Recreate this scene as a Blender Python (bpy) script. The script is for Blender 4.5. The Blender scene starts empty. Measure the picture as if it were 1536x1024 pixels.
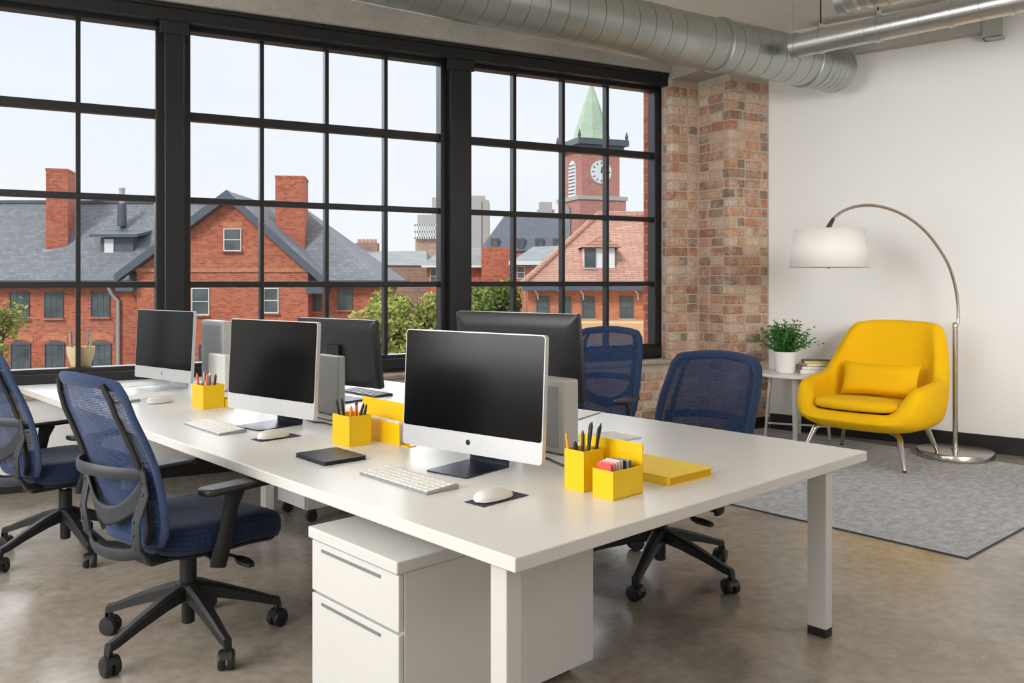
import bpy, bmesh, math, random
from math import sin, cos, pi, radians, sqrt, atan2
from mathutils import Matrix, Vector
random.seed(7)
C = bpy.context.scene.collection
F, HZ, H = 1280.0, 422.0, 1.49          # focal length in pixels, horizon row, eye height

def at(px, py, Y):
    "the point at distance Y that the photograph shows at a pixel"
    return Vector(((px-768)/F*Y, Y, H-(py-HZ)/F*Y))
def on(px, py, z):
    "the point of the horizontal plane at height z that the photograph shows at a pixel"
    return at(px, py, F*(H-z)/(py-HZ))

# ------------------------------------------------------------------ mesh builder
class MB:
    def __init__(s): s.v, s.f = [], []
    def add(s, vs, fs):
        b = len(s.v); s.v += [tuple(p) for p in vs]; s.f += [tuple(b+i for i in q) for q in fs]; return s
    def box(s, x0, x1, y0, y1, z0, z1, M=None):
        vs = [Vector((x, y, z)) for z in (z0, z1) for y in (y0, y1) for x in (x0, x1)]
        if M: vs = [M @ p for p in vs]
        return s.add(vs, [(0,2,3,1),(4,5,7,6),(0,1,5,4),(2,6,7,3),(0,4,6,2),(1,3,7,5)])
    def prism(s, poly, z0, z1, M=None):
        n = len(poly); vs = [Vector((x,y,z0)) for x,y in poly]+[Vector((x,y,z1)) for x,y in poly]
        if M: vs = [M @ p for p in vs]
        return s.add(vs, [tuple(range(n))[::-1], tuple(range(n,2*n))]+[(i,(i+1)%n,n+(i+1)%n,n+i) for i in range(n)])
    def loft(s, rings, cap=True, closed=True):
        n = len(rings[0]); vs = [p for r in rings for p in r]; fs = []
        for k in range(len(rings)-1):
            for i in range(n if closed else n-1):
                j = (i+1) % n; fs.append((k*n+i, k*n+j, (k+1)*n+j, (k+1)*n+i))
        if cap: fs += [tuple(range(n))[::-1], tuple((len(rings)-1)*n+i for i in range(n))]
        return s.add(vs, fs)
    def lathe(s, prof, n=28, c=(0,0,0), M=None, cap=True):
        rings = []
        for r, z in prof:
            ring = [Vector((c[0]+r*cos(2*pi*i/n), c[1]+r*sin(2*pi*i/n), c[2]+z)) for i in range(n)]
            rings.append([M @ p for p in ring] if M else ring)
        return s.loft(rings, cap)
    def tube(s, pts, r, n=10, cap=True, up=None, sq=False):
        "r: number, list, or (a,b) pair for a flat section; up fixes the b axis"
        pts = [Vector(p) for p in pts]; rings = []; prev = None
        for i, p in enumerate(pts):
            a = pts[max(i-1,0)]; b = pts[min(i+1,len(pts)-1)]; t = (b-a).normalized()
            if up is not None: ref = Vector(up)
            elif prev is not None: ref = prev
            else: ref = Vector((0,0,1)) if abs(t.z) < .9 else Vector((1,0,0))
            sd = t.cross(ref)
            if sd.length < 1e-6: sd = t.cross(Vector((.3,.9,.1)))
            sd.normalize(); u2 = sd.cross(t).normalized(); prev = u2
            rr = r[i] if isinstance(r, list) else r
            ra, rb = rr if isinstance(rr, tuple) else (rr, rr)
            ring = []
            for k in range(n):
                an = 2*pi*(k+.5)/n; ca, sa = cos(an), sin(an)
                if sq:
                    e = .35; ca = math.copysign(abs(ca)**e, ca); sa = math.copysign(abs(sa)**e, sa)
                ring.append(p + sd*ra*ca + u2*rb*sa)
            rings.append(ring)
        return s.loft(rings, cap)
    def surf(s, fn, nu, nv):
        vs = [fn(i/nu, j/nv) for j in range(nv+1) for i in range(nu+1)]
        return s.add(vs, [(j*(nu+1)+i, j*(nu+1)+i+1, (j+1)*(nu+1)+i+1, (j+1)*(nu+1)+i) for j in range(nv) for i in range(nu)])
    def ell(s, c, r, n=16, m=10):
        rings = []
        for j in range(m+1):
            a = -pi/2+pi*j/m; q = max(cos(a), .02)
            rings.append([Vector((c[0]+r[0]*q*cos(2*pi*i/n), c[1]+r[1]*q*sin(2*pi*i/n), c[2]+r[2]*sin(a))) for i in range(n)])
        return s.loft(rings)
    def build(s, name, m, parent=None, loc=(0,0,0), rz=0, rot=None, smooth=None, bevel=0, bseg=2, sub=0, solid=0, uv=False, recalc=True):
        me = bpy.data.meshes.new(name); me.from_pydata(s.v, [], s.f)
        if recalc:
            bm = bmesh.new(); bm.from_mesh(me); bmesh.ops.recalc_face_normals(bm, faces=bm.faces); bm.to_mesh(me); bm.free()
        if uv:
            ul = me.uv_layers.new(name='uv')
            for p in me.polygons:
                nn = p.normal
                if abs(nn.z) > .75: T, B = Vector((1,0,0)), Vector((0,1,0))
                else:
                    T = Vector((-nn.y, nn.x, 0)).normalized(); B = nn.cross(T)
                    if abs(nn.z) < .1: B = Vector((0,0,1))
                for li in p.loop_indices:
                    q = me.vertices[me.loops[li].vertex_index].co
                    ul.data[li].uv = (T.dot(q), B.dot(q))
        if smooth is not None:
            me.shade_smooth() if hasattr(me, 'shade_smooth') else me.polygons.foreach_set('use_smooth', [True]*len(me.polygons))
            me.set_sharp_from_angle(angle=radians(smooth))
        me.materials.append(m)
        o = bpy.data.objects.new(name, me); C.objects.link(o)
        if parent: o.parent = parent
        o.location = loc; o.rotation_euler = rot if rot else (0,0,rz)
        if solid:
            k = o.modifiers.new('solid','SOLIDIFY'); k.thickness = solid; k.offset = 0
        if bevel:
            k = o.modifiers.new('bevel','BEVEL'); k.width = bevel; k.segments = bseg; k.limit_method = 'ANGLE'; k.angle_limit = radians(40)
        if sub:
            k = o.modifiers.new('sub','SUBSURF'); k.levels = sub; k.render_levels = sub
        return o

def tag(o, label, cat, group=None, kind=None):
    o['label'] = label; o['category'] = cat
    if group: o['group'] = group
    if kind: o['kind'] = kind
    return o
def thing(name, label, cat, loc=(0,0,0), rz=0, group=None, kind=None):
    o = bpy.data.objects.new(name, None); C.objects.link(o); o.empty_display_size = .1
    o.location = loc; o.rotation_euler = (0,0,rz)
    return tag(o, label, cat, group, kind)
def struct(o, label, cat):
    return tag(o, label, cat, kind='structure')
def kids(o): return [c for c in bpy.data.objects if c.parent == o]
def dup(o, loc=None, rz=None, label=None, parent=None):
    c = o.copy(); C.objects.link(c)
    if parent: c.parent = parent
    if loc is not None: c.location = loc
    if rz is not None: c.rotation_euler = (0,0,rz)
    if label: c['label'] = label
    for ch in kids(o): dup(ch, parent=c)
    return c
def rrect(x0, x1, y0, y1, r, n=5):
    pts = []
    for cx, cy, a in ((x1-r,y1-r,0),(x0+r,y1-r,90),(x0+r,y0+r,180),(x1-r,y0+r,270)):
        for k in range(n+1):
            t = radians(a+90*k/n); pts.append((cx+r*cos(t), cy+r*sin(t)))
    return pts

# ------------------------------------------------------------------ materials
def srgb(c):
    return tuple(((v/255)/12.92 if v/255 <= .04045 else ((v/255+.055)/1.055)**2.4) for v in c)+(1,)
def newmat(name):
    m = bpy.data.materials.new(name); m.use_nodes = True; nt = m.node_tree
    return m, nt, nt.nodes['Principled BSDF']
def N(nt, t, **kw):
    n = nt.nodes.new(t)
    for k, v in kw.items():
        if k in n.inputs: n.inputs[k].default_value = v
        else: setattr(n, k, v)
    return n
def ramp(nt, stops):
    r = nt.nodes.new('ShaderNodeValToRGB'); e = r.color_ramp.elements
    while len(e) < len(stops): e.new(.5)
    for i, (p, c) in enumerate(stops): e[i].position = p; e[i].color = c
    return r
def mat(name, col, rough=.5, metal=0, var=.06, scale=40, bump=0, bscale=200, spec=.5, coat=0):
    "a plain surface: base colour with a little procedural variation, optional fine bump"
    m, nt, b = newmat(name); L = nt.links.new
    c = srgb(col); tc = N(nt,'ShaderNodeTexCoord')
    no = N(nt,'ShaderNodeTexNoise'); no.inputs['Scale'].default_value = scale; no.inputs['Detail'].default_value = 3
    L(tc.outputs['Object'], no.inputs['Vector'])
    lo = tuple(x*(1-var) for x in c[:3])+(1,); hi = tuple(min(1,x*(1+var)) for x in c[:3])+(1,)
    r = ramp(nt, [(.3,lo),(.7,hi)]); L(no.outputs['Fac'], r.inputs['Fac']); L(r.outputs['Color'], b.inputs['Base Color'])
    b.inputs['Roughness'].default_value = rough; b.inputs['Metallic'].default_value = metal
    b.inputs['Specular IOR Level'].default_value = spec; b.inputs['Coat Weight'].default_value = coat
    if bump:
        n2 = N(nt,'ShaderNodeTexNoise'); n2.inputs['Scale'].default_value = bscale; n2.inputs['Detail'].default_value = 4
        L(tc.outputs['Object'], n2.inputs['Vector'])
        bp = N(nt,'ShaderNodeBump'); bp.inputs['Strength'].default_value = bump; bp.inputs['Distance'].default_value = .004
        L(n2.outputs['Fac'], bp.inputs['Height']); L(bp.outputs['Normal'], b.inputs['Normal'])
    return m
def brickmat(name, cols, mortar, bw=.215, rh=.08, ms=.011, bump=.5, blotch=.25, bscale=3):
    m, nt, b = newmat(name); L = nt.links.new
    uv = N(nt,'ShaderNodeUVMap'); uv.uv_map = 'uv'
    # wobble the courses a little
    wn = N(nt,'ShaderNodeTexNoise'); wn.inputs['Scale'].default_value = 9; L(uv.outputs['UV'], wn.inputs['Vector'])
    sb = N(nt,'ShaderNodeVectorMath'); sb.operation = 'SUBTRACT'; L(wn.outputs['Color'], sb.inputs[0]); sb.inputs[1].default_value = (.5,.5,.5)
    sc = N(nt,'ShaderNodeVectorMath'); sc.operation = 'SCALE'; L(sb.outputs[0], sc.inputs[0]); sc.inputs['Scale'].default_value = rh*.22
    ad = N(nt,'ShaderNodeVectorMath'); ad.operation = 'ADD'; L(uv.outputs['UV'], ad.inputs[0]); L(sc.outputs[0], ad.inputs[1])
    br = N(nt,'ShaderNodeTexBrick'); br.offset = .5
    for k, v in {'Color1':(0,0,0,1),'Color2':(1,1,1,1),'Mortar':(.5,.5,.5,1),'Scale':1,'Mortar Size':ms,'Mortar Smooth':.35,'Bias':0,'Brick Width':bw,'Row Height':rh}.items(): br.inputs[k].default_value = v
    L(ad.outputs[0], br.inputs['Vector'])
    k = len(cols); rp = ramp(nt, [(i/(k-1), srgb(c)) for i, c in enumerate(cols)])
    L(br.outputs['Color'], rp.inputs['Fac'])
    no = N(nt,'ShaderNodeTexNoise'); no.inputs['Scale'].default_value = bscale*8; no.inputs['Detail'].default_value = 6; L(uv.outputs['UV'], no.inputs['Vector'])
    n3 = N(nt,'ShaderNodeTexNoise'); n3.inputs['Scale'].default_value = bscale*.4; n3.inputs['Detail'].default_value = 3; L(uv.outputs['UV'], n3.inputs['Vector'])
    av = N(nt,'ShaderNodeMath'); av.operation = 'ADD'; L(no.outputs['Fac'], av.inputs[0]); L(n3.outputs['Fac'], av.inputs[1])
    r2 = ramp(nt, [(.38,(1-blotch,)*3+(1,)),(.62,(1+blotch,)*3+(1,))])
    hf = N(nt,'ShaderNodeMath'); hf.operation = 'MULTIPLY'; hf.inputs[1].default_value = .5; L(av.outputs[0], hf.inputs[0]); L(hf.outputs[0], r2.inputs['Fac'])
    mu = N(nt,'ShaderNodeMix'); mu.data_type = 'RGBA'; mu.blend_type = 'MULTIPLY'; mu.inputs['Factor'].default_value = 1
    L(rp.outputs['Color'], mu.inputs['A']); L(r2.outputs['Color'], mu.inputs['B'])
    mx = N(nt,'ShaderNodeMix'); mx.data_type = 'RGBA'; L(br.outputs['Fac'], mx.inputs['Factor']); L(mu.outputs['Result'], mx.inputs['A']); mx.inputs['B'].default_value = srgb(mortar)
    L(mx.outputs['Result'], b.inputs['Base Color']); b.inputs['Roughness'].default_value = .9; b.inputs['Specular IOR Level'].default_value = .2
    iv = N(nt,'ShaderNodeMath'); iv.operation = 'SUBTRACT'; iv.inputs[0].default_value = 1; L(br.outputs['Fac'], iv.inputs[1])
    ad2 = N(nt,'ShaderNodeMath'); ad2.operation = 'MULTIPLY_ADD'; L(no.outputs['Fac'], ad2.inputs[0]); ad2.inputs[1].default_value = .5; L(iv.outputs[0], ad2.inputs[2])
    bp = N(nt,'ShaderNodeBump'); bp.inputs['Strength'].default_value = bump; bp.inputs['Distance'].default_value = .015
    L(ad2.outputs[0], bp.inputs['Height']); L(bp.outputs['Normal'], b.inputs['Normal'])
    return m
def oldbrick(name):
    "single bricks: colour from the mesh attribute, limewash patches, pitted"
    m, nt, b = newmat(name); L = nt.links.new
    at_ = N(nt,'ShaderNodeAttribute'); at_.attribute_name = 'brick'
    tc = N(nt,'ShaderNodeTexCoord')
    n1 = N(nt,'ShaderNodeTexNoise'); n1.inputs['Scale'].default_value = 7; n1.inputs['Detail'].default_value = 6; n1.inputs['Roughness'].default_value = .7; L(tc.outputs['Object'], n1.inputs['Vector'])
    n2 = N(nt,'ShaderNodeTexNoise'); n2.inputs['Scale'].default_value = 45; n2.inputs['Detail'].default_value = 6; L(tc.outputs['Object'], n2.inputs['Vector'])
    r1 = ramp(nt, [(.46,(.08,.08,.08,1)),(.64,(.58,.58,.58,1))]); L(n1.outputs['Fac'], r1.inputs['Fac'])
    r2 = ramp(nt, [(.3,(.78,.78,.78,1)),(.7,(1.2,1.2,1.2,1))]); L(n2.outputs['Fac'], r2.inputs['Fac'])
    mx = N(nt,'ShaderNodeMix'); mx.data_type = 'RGBA'; L(r1.outputs['Color'], mx.inputs['Factor']); L(at_.outputs['Color'], mx.inputs['A']); mx.inputs['B'].default_value = srgb((214,198,180))
    mu = N(nt,'ShaderNodeMix'); mu.data_type = 'RGBA'; mu.blend_type = 'MULTIPLY'; mu.inputs['Factor'].default_value = 1; L(mx.outputs['Result'], mu.inputs['A']); L(r2.outputs['Color'], mu.inputs['B'])
    L(mu.outputs['Result'], b.inputs['Base Color']); b.inputs['Roughness'].default_value = .92; b.inputs['Specular IOR Level'].default_value = .15
    bp = N(nt,'ShaderNodeBump'); bp.inputs['Strength'].default_value = .5; bp.inputs['Distance'].default_value = .01; L(n2.outputs['Fac'], bp.inputs['Height']); L(bp.outputs['Normal'], b.inputs['Normal'])
    return m
def blotchmat(name, cols, scale=1.2, rough=(.3,.5), fine=60, fineamt=.12, bump=.05, metal=0, stretch=(1,1,1), spec=.5, coord='Object'):
    "concrete, slate, rug, galvanised sheet: colours wandering over a ramp"
    m, nt, b = newmat(name); L = nt.links.new
    tc = N(nt,'ShaderNodeTexCoord'); mp = N(nt,'ShaderNodeMapping'); mp.inputs['Scale'].default_value = stretch
    L(tc.outputs[coord], mp.inputs['Vector'])
    a = N(nt,'ShaderNodeTexNoise'); a.inputs['Scale'].default_value = scale; a.inputs['Detail'].default_value = 7; a.inputs['Roughness'].default_value = .62; L(mp.outputs[0], a.inputs['Vector'])
    f = N(nt,'ShaderNodeTexNoise'); f.inputs['Scale'].default_value = fine; f.inputs['Detail'].default_value = 4; L(mp.outputs[0], f.inputs['Vector'])
    k = len(cols); rp = ramp(nt, [(.28+.44*i/(k-1), srgb(c)) for i, c in enumerate(cols)]); L(a.outputs['Fac'], rp.inputs['Fac'])
    r2 = ramp(nt, [(.3,(1-fineamt,)*3+(1,)),(.7,(1+fineamt,)*3+(1,))]); L(f.outputs['Fac'], r2.inputs['Fac'])
    mu = N(nt,'ShaderNodeMix'); mu.data_type = 'RGBA'; mu.blend_type = 'MULTIPLY'; mu.inputs['Factor'].default_value = 1
    L(rp.outputs['Color'], mu.inputs['A']); L(r2.outputs['Color'], mu.inputs['B']); L(mu.outputs['Result'], b.inputs['Base Color'])
    mr = N(nt,'ShaderNodeMapRange'); mr.inputs['From Min'].default_value = .3; mr.inputs['From Max'].default_value = .7
    mr.inputs['To Min'].default_value = rough[0]; mr.inputs['To Max'].default_value = rough[1]; L(a.outputs['Fac'], mr.inputs['Value']); L(mr.outputs[0], b.inputs['Roughness'])
    b.inputs['Metallic'].default_value = metal; b.inputs['Specular IOR Level'].default_value = spec
    bp = N(nt,'ShaderNodeBump'); bp.inputs['Strength'].default_value = bump; bp.inputs['Distance'].default_value = .006
    L(f.outputs['Fac'], bp.inputs['Height']); L(bp.outputs['Normal'], b.inputs['Normal'])
    return m
def coursemat(name, c1, c2, bw, rh, gap, ms=.012, bump=.4):
    "slates, tiles: overlapping rows from the brick node, on uv"
    m = brickmat(name, [c1, c2, c1, c2], gap, bw, rh, ms, bump, .12, .5); return m
def weavemat(name, col, hole, cell=260, rough=.8, var=.5, proj=(1,0,1)):
    "woven mesh cloth: HOLE is how much shows through"
    m, nt, b = newmat(name); L = nt.links.new
    tc = N(nt,'ShaderNodeTexCoord')
    vo = N(nt,'ShaderNodeTexVoronoi'); vo.inputs['Scale'].default_value = cell; vo.inputs['Randomness'].default_value = .25; mp = N(nt,'ShaderNodeMapping'); mp.inputs['Scale'].default_value = proj; L(tc.outputs['Object'], mp.inputs['Vector']); L(mp.outputs[0], vo.inputs['Vector'])
    c = srgb(col); r = ramp(nt, [(.15,tuple(x*(1+var) for x in c[:3])+(1,)),(.55,tuple(x*(1-var) for x in c[:3])+(1,))]); L(vo.outputs['Distance'], r.inputs['Fac'])
    L(r.outputs['Color'], b.inputs['Base Color']); b.inputs['Roughness'].default_value = rough; b.inputs['Specular IOR Level'].default_value = .25
    b.inputs['Sheen Weight'].default_value = .15
    bp = N(nt,'ShaderNodeBump'); bp.inputs['Strength'].default_value = .35; bp.inputs['Distance'].default_value = .002
    L(vo.outputs['Distance'], bp.inputs['Height']); L(bp.outputs['Normal'], b.inputs['Normal'])
    if hole:
        tr = N(nt,'ShaderNodeBsdfTransparent'); mx = N(nt,'ShaderNodeMixShader')
        r3 = ramp(nt, [(.25,(0,0,0,1)),(.5,(hole*2,)*3+(1,))]); L(vo.outputs['Distance'], r3.inputs['Fac']); L(r3.outputs['Color'], mx.inputs['Fac'])
        L(b.outputs[0], mx.inputs[1]); L(tr.outputs[0], mx.inputs[2]); L(mx.outputs[0], nt.nodes['Material Output'].inputs['Surface'])
    return m
def glassmat(name, tint=(.97,.985,1,1), refl=.012):
    m, nt, b = newmat(name); L = nt.links.new
    tr = N(nt,'ShaderNodeBsdfTransparent'); tr.inputs['Color'].default_value = tint
    gl = N(nt,'ShaderNodeBsdfGlossy'); gl.inputs['Roughness'].default_value = .25
    no = N(nt,'ShaderNodeTexNoise'); no.inputs['Scale'].default_value = .5
    mr = N(nt,'ShaderNodeMapRange'); mr.inputs['To Min'].default_value = refl*.8; mr.inputs['To Max'].default_value = refl*1.2; L(no.outputs['Fac'], mr.inputs['Value'])
    mx = N(nt,'ShaderNodeMixShader'); L(mr.outputs[0], mx.inputs['Fac']); L(tr.outputs[0], mx.inputs[1]); L(gl.outputs[0], mx.inputs[2])
    L(mx.outputs[0], nt.nodes['Material Output'].inputs['Surface']); return m

M = {}
M['plaster'] = blotchmat('painted plaster', [(229,228,225),(234,233,231)], .8, (.8,.9), 90, .02, .04)
M['ceilpaint'] = blotchmat('painted concrete ceiling', [(238,231,220),(245,239,230)], 1.5, (.8,.9), 30, .05, .15)
M['concrete'] = blotchmat('grey concrete', [(158,154,146),(182,178,170)], 1.6, (.75,.9), 25, .08, .2)
M['floor'] = blotchmat('polished concrete', [(102,100,96),(132,126,118),(158,149,137),(146,134,120),(168,159,148)], .9, (.12,.30), 18, .16, .03, spec=.55)
M['brick'] = brickmat('old interior brick', [(130,106,92),(190,136,104),(214,184,160),(170,116,88),(220,196,174),(202,150,118),(150,130,116),(208,168,140)], (196,184,168), .205, .092, .016, .8, .2, 3)
M['stone'] = blotchmat('sill stone', [(150,136,118),(186,172,152)], 6, (.8,.95), 60, .15, .5)
M['black'] = mat('black painted steel', (21,22,25), .4, 0, .1, 8)
M['skirt'] = mat('black skirting paint', (20,20,21), .5, 0, .1, 8)
M['glass'] = glassmat('window glass')
M['white'] = mat('white laminate', (224,222,217), .32, 0, .012, 3)
M['whitep'] = mat('white powder coat', (216,215,212), .42, 0, .012, 3)
M['gap'] = mat('shadow gap', (128,126,124), .7)
M['keyalu'] = mat('keyboard aluminium', (150,152,156), .45, .3, .02, 60)
M['rug'] = blotchmat('grey wool rug', [(154,155,157),(178,179,181),(200,201,203)], 13, (.95,1), 150, .25, .9, spec=.1, stretch=(1,1.6,1))
M['navy'] = weavemat('navy woven seat cloth', (22,42,76), 0, 200, .85, .45, (1,1,.25))
M['mesh'] = weavemat('navy back mesh', (44,66,106), .27, 150, .85, .6)
M['navyrim'] = weavemat('navy edge cloth', (44,62,96), 0, 300, .85, .3)
M['plastic'] = mat('black moulded plastic', (27,28,31), .45, 0, .1, 30, .08, 500)
M['greyplastic'] = mat('charcoal plastic', (50,53,59), .5, 0, .08, 30, .06, 500)
M['chrome'] = mat('brushed steel', (196,190,182), .22, 1, .06, 120)
M['screen'] = mat('black screen glass', (6,6,7), .18, 0, .05, 4, spec=.3)
M['silver'] = mat('anodised aluminium', (208,209,211), .42, .35, .02, 60)
M['towergrey'] = mat('light grey enamel', (160,163,164), .4, .15, .03, 10)
M['towerlight'] = mat('pale grey enamel', (190,191,190), .4, .1, .03, 10)
M['standdark'] = mat('dark graphite metal', (52,58,68), .3, .75, .05, 30)
M['monblack'] = mat('black monitor plastic', (34,35,40), .38, 0, .08, 20)
M['yellow'] = mat('glossy yellow enamel', (246,200,6), .35, 0, .03, 10)
M['yellowpaper'] = mat('yellow book cloth', (246,208,52), .6, 0, .04, 60)
M['upholstery'] = mat('yellow upholstery', (240,186,10), .85, 0, .015, 12, .3, 700, spec=.2)
M['paper'] = mat('white paper', (236,234,228), .8, 0, .03, 40)
M['slateblue'] = mat('dark blue pad', (52,58,78), .7, 0, .08, 60)
M['galv'] = blotchmat('galvanised sheet', [(158,162,158),(168,171,167),(178,180,175)], 1.2, (.3,.38), 60, .03, .01, .85)
M['galvbright'] = blotchmat('bright galvanised sheet', [(178,178,176),(196,195,191)], 2, (.3,.38), 60, .03, .01, .95)
M['shade'] = mat('white lampshade linen', (236,233,226), .85, 0, .02, 200, .15, 600)
M['pot'] = mat('white glazed pot', (236,234,230), .35, 0, .02, 10)
M['leafpot'] = mat('fresh green leaf', (52,110,38), .6, 0, .5, 30)
M['soil'] = mat('potting soil', (52,40,30), .95, 0, .3, 80)
M['tan'] = mat('tan card', (246,218,168), .7, 0, .06, 20)
M['oldbrick'] = oldbrick('old reclaimed brick')
M['mortar'] = blotchmat('lime mortar', [(176,162,146),(200,188,172)], 4, (.9,1), 60, .12, .4)
# outdoors
M['xbrick'] = brickmat('red brick outdoors', [(158,82,62),(178,98,74),(194,112,86),(168,90,68)], (184,136,114), .24, .09, .008, .2, .16, .6)
M['xbrick2'] = brickmat('tower brick', [(170,112,102),(188,130,118),(178,120,110)], (184,146,136), .5, .2, .02, .2, .12, .4)  # brick tones paled, distance haze put into the colour
M['xbrickO'] = brickmat('orange brick outdoors', [(186,112,84),(204,132,100),(194,122,92)], (188,140,112), .24, .09, .008, .2, .14, .6)
M['xbrickpale'] = brickmat('pale brick outdoors', [(172,140,120),(192,162,142),(180,150,130)], (190,168,150), .6, .25, .02, .2, .1, .4)
M['slate'] = coursemat('slate roof', (122,123,127), (138,140,143), .28, .16, (114,116,120), .015)
M['tile'] = coursemat('clay tile roof', (188,142,122), (206,164,144), .5, .12, (170,122,104), .022, .5)
M['lead'] = blotchmat('dark standing seam', [(96,100,110),(116,120,128)], 1, (.6,.8), 6, .1, .1, stretch=(3,3,.2))
M['greyroof'] = blotchmat('weathered grey roof', [(126,130,128),(154,156,152)], 1, (.8,.9), 6, .08, .1)
M['copper'] = blotchmat('verdigris copper', [(156,176,152),(172,190,164),(184,200,176)], .5, (.7,.9), 4, .06, .1, stretch=(1,1,2))  # verdigris paled further, with distance haze painted into it
M['xstone'] = mat('pale stone outdoors', (176,172,164), .9, 0, .06, 2)
M['xconc'] = mat('grey tower concrete', (178,176,174), .9, 0, .04, 1)
M['xtrim'] = mat('dark slate trim', (82,90,100), .6, 0, .08, 5)
M['xbrown'] = brickmat('brown brick far off', [(140,112,98),(160,130,114),(150,122,106)], (168,146,130), .6, .25, .02, .2, .1, .4)
M['xwhite'] = mat('white painted wood outdoors', (222,226,226), .6, 0, .03, 5)
M['xglass'] = mat('dark window glass outdoors', (86,94,94), .2, 0, .4, 1.2, spec=.4)
M['xfield'] = mat('outdoor ground', (128,130,116), .95, 0, .2, .2)
M['xtan'] = mat('tan render outdoors', (222,178,128), .9, 0, .04, 1)
M['hand'] = mat('clock black', (40,40,42), .6)
M['bark'] = mat('bark', (84,70,56), .9, 0, .2, 5)
def leafmat(name, c):
    return mat(name, c, .8, 0, .45, .9, spec=.2)
M['leafA'] = leafmat('yellow green leaves', (166,168,88)); M['leafB'] = leafmat('green leaves', (126,146,72))
# ------------------------------------------------------------------ the room
# window wall frame: local x along the wall, local y outward, z up
W0 = Vector((-3.24, 6.45, 0)); WA = atan2(.466, .885)
Wd = Vector((cos(WA), sin(WA), 0)); Wn = Vector((sin(WA), -cos(WA), 0))   # Wn points into the room
def WP(t, d, z=0): return W0 + Wd*t + Wn*d + Vector((0,0,z))
# white wall frame: starts at the brick pier's end
E0 = WP(6.24, .73); QA = atan2(-.632, .775)
Qd = Vector((cos(QA), sin(QA), 0)); Qn = Vector((-sin(QA), cos(QA), 0))    # Qn points out of the room
def inW(mb, name, m, **k): return mb.build(name, m, loc=W0, rz=WA, **k)
def inQ(mb, name, m, **k): return mb.build(name, m, loc=E0, rz=QA, **k)
CEIL = 4.0
P0 = WP(-4.2, .25); P1 = P0 + Wn*9.5; P2 = E0 + Qd*9.5
poly = [tuple(WP(-4.2,-.13).xy), tuple(WP(7.2,-.13).xy), tuple((P2+Qn*.15).xy), tuple(P1.xy)]
struct(MB().prism(poly, -.12, 0).build('floor', M['floor']), 'polished brown grey concrete floor', 'floor')
struct(MB().prism(poly, CEIL, CEIL+.15).build('ceiling', M['ceilpaint']), 'painted concrete ceiling above the ducts', 'ceiling')
# window wall, below / beside / above the glass
struct(inW(MB().box(-4.2,2.95,-.25,.13,0,.65), 'wall_window', M['plaster']), 'white painted wall under the two windows by the desk', 'wall')
wb = struct(inW(MB().box(2.95,5.38,-.25,.13,0,.65), 'wall_window_brick', M['mortar']), 'brick wall below the window by the pier', 'wall')
wj = struct(inW(MB().box(5.38,7.2,-.25,.13,0,3.56), 'wall_window_side', M['mortar']), 'brick jamb beside the clock tower window', 'wall')
wp = struct(inW(MB().box(5.72,6.24,-.73,-.25,0,3.56), 'wall_pier', M['mortar']), 'square pier of old mixed bricks', 'wall')
BC = [(136,110,94),(182,128,98),(200,168,144),(156,108,84),(208,186,164),(184,138,110),(194,154,128),(170,116,90),(146,114,96),(206,176,152),(188,146,120)]
def bricks(parent, faces, z1, seed, rh=.097, bl=.215, mj=.013):
    """faces: (x0, x1, y, nx, ny) runs in the parent's frame; bricks stand 7-12 mm proud of the mortar. A run along x has ny = -1, along y has nx = -1"""
    R = random.Random(seed); mb = MB(); cl = []
    for fi, (a0, a1, c, ax, own0, own1) in enumerate(faces):
        k = 0; z = .004
        while z+rh-mj < z1+.004:
            s, e = a0, a1
            if own0 is not None and (k % 2 == 0) != own0: s += .105
            if own1 is not None and (k % 2 == 0) != own1: e -= .105
            own = own0 is not None and s == a0; p = s - .006 if own else s + mj*.5; first = True
            while p < e-.02:
                L_ = bl*R.uniform(.88,1.08) if R.random() > .07 else .10
                if first and k % 2: L_ = .105
                first = False
                if e-p-L_ < .07: L_ = e-p
                q = min(p+L_, e); pr = R.uniform(.006,.013); zz = z+R.uniform(-.003,.003); hh = rh-mj+R.uniform(-.005,.004)
                j0 = 0 if (own and abs(p-a0) < .02) else R.uniform(0,.004)
                if ax == 'x': mb.box(p+j0,q-mj-R.uniform(0,.004),c-pr,c+.09,zz,zz+hh)
                else: mb.box(c-pr,c+.09,p+j0,q-mj-R.uniform(0,.004),zz,zz+hh)
                cc = srgb(R.choice(BC)); f_ = R.uniform(.85,1.15); cl.append((cc[0]*f_,cc[1]*f_,cc[2]*f_,1)); p = q
            z += rh; k += 1
    o = mb.build('brick_course', M['oldbrick'], parent, bevel=.013, bseg=2, smooth=60)
    ca = o.data.color_attributes.new('brick','FLOAT_COLOR','POINT')
    for i in range(len(o.data.vertices)): ca.data[i].color = cl[i//8]
    return o
bricks(wb, [(2.96,5.72,-.25,'x',None,None)], .65, 1)
bricks(wj, [(5.372,5.72,-.25,'x',True,None),(-.258,-.085,5.38,'y',False,None)], 3.54, 2)
bricks(wp, [(5.711,6.235,-.73,'x',True,None),(-.739,-.262,5.72,'y',False,None)], 3.54, 3)
struct(inW(MB().box(-4.2,-1.72,-.25,.13,.65,3.56), 'wall_window_end', M['plaster']), 'white wall past the last window', 'wall')
struct(inW(MB().box(-4.2,5.38,-.25,.02,3.63,CEIL).box(5.38,6.6,-.74,.02,3.56,CEIL), 'trim_beam', M['concrete'], bevel=.006), 'grey concrete beam over the windows', 'beam')
struct(inW(MB().box(-1.75,5.38,-.19,.06,3.50,3.63).box(-1.75,5.38,-.21,-.17,3.595,3.63), 'trim_header', M['black'], bevel=.004), 'black steel header across the three windows', 'trim')
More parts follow.
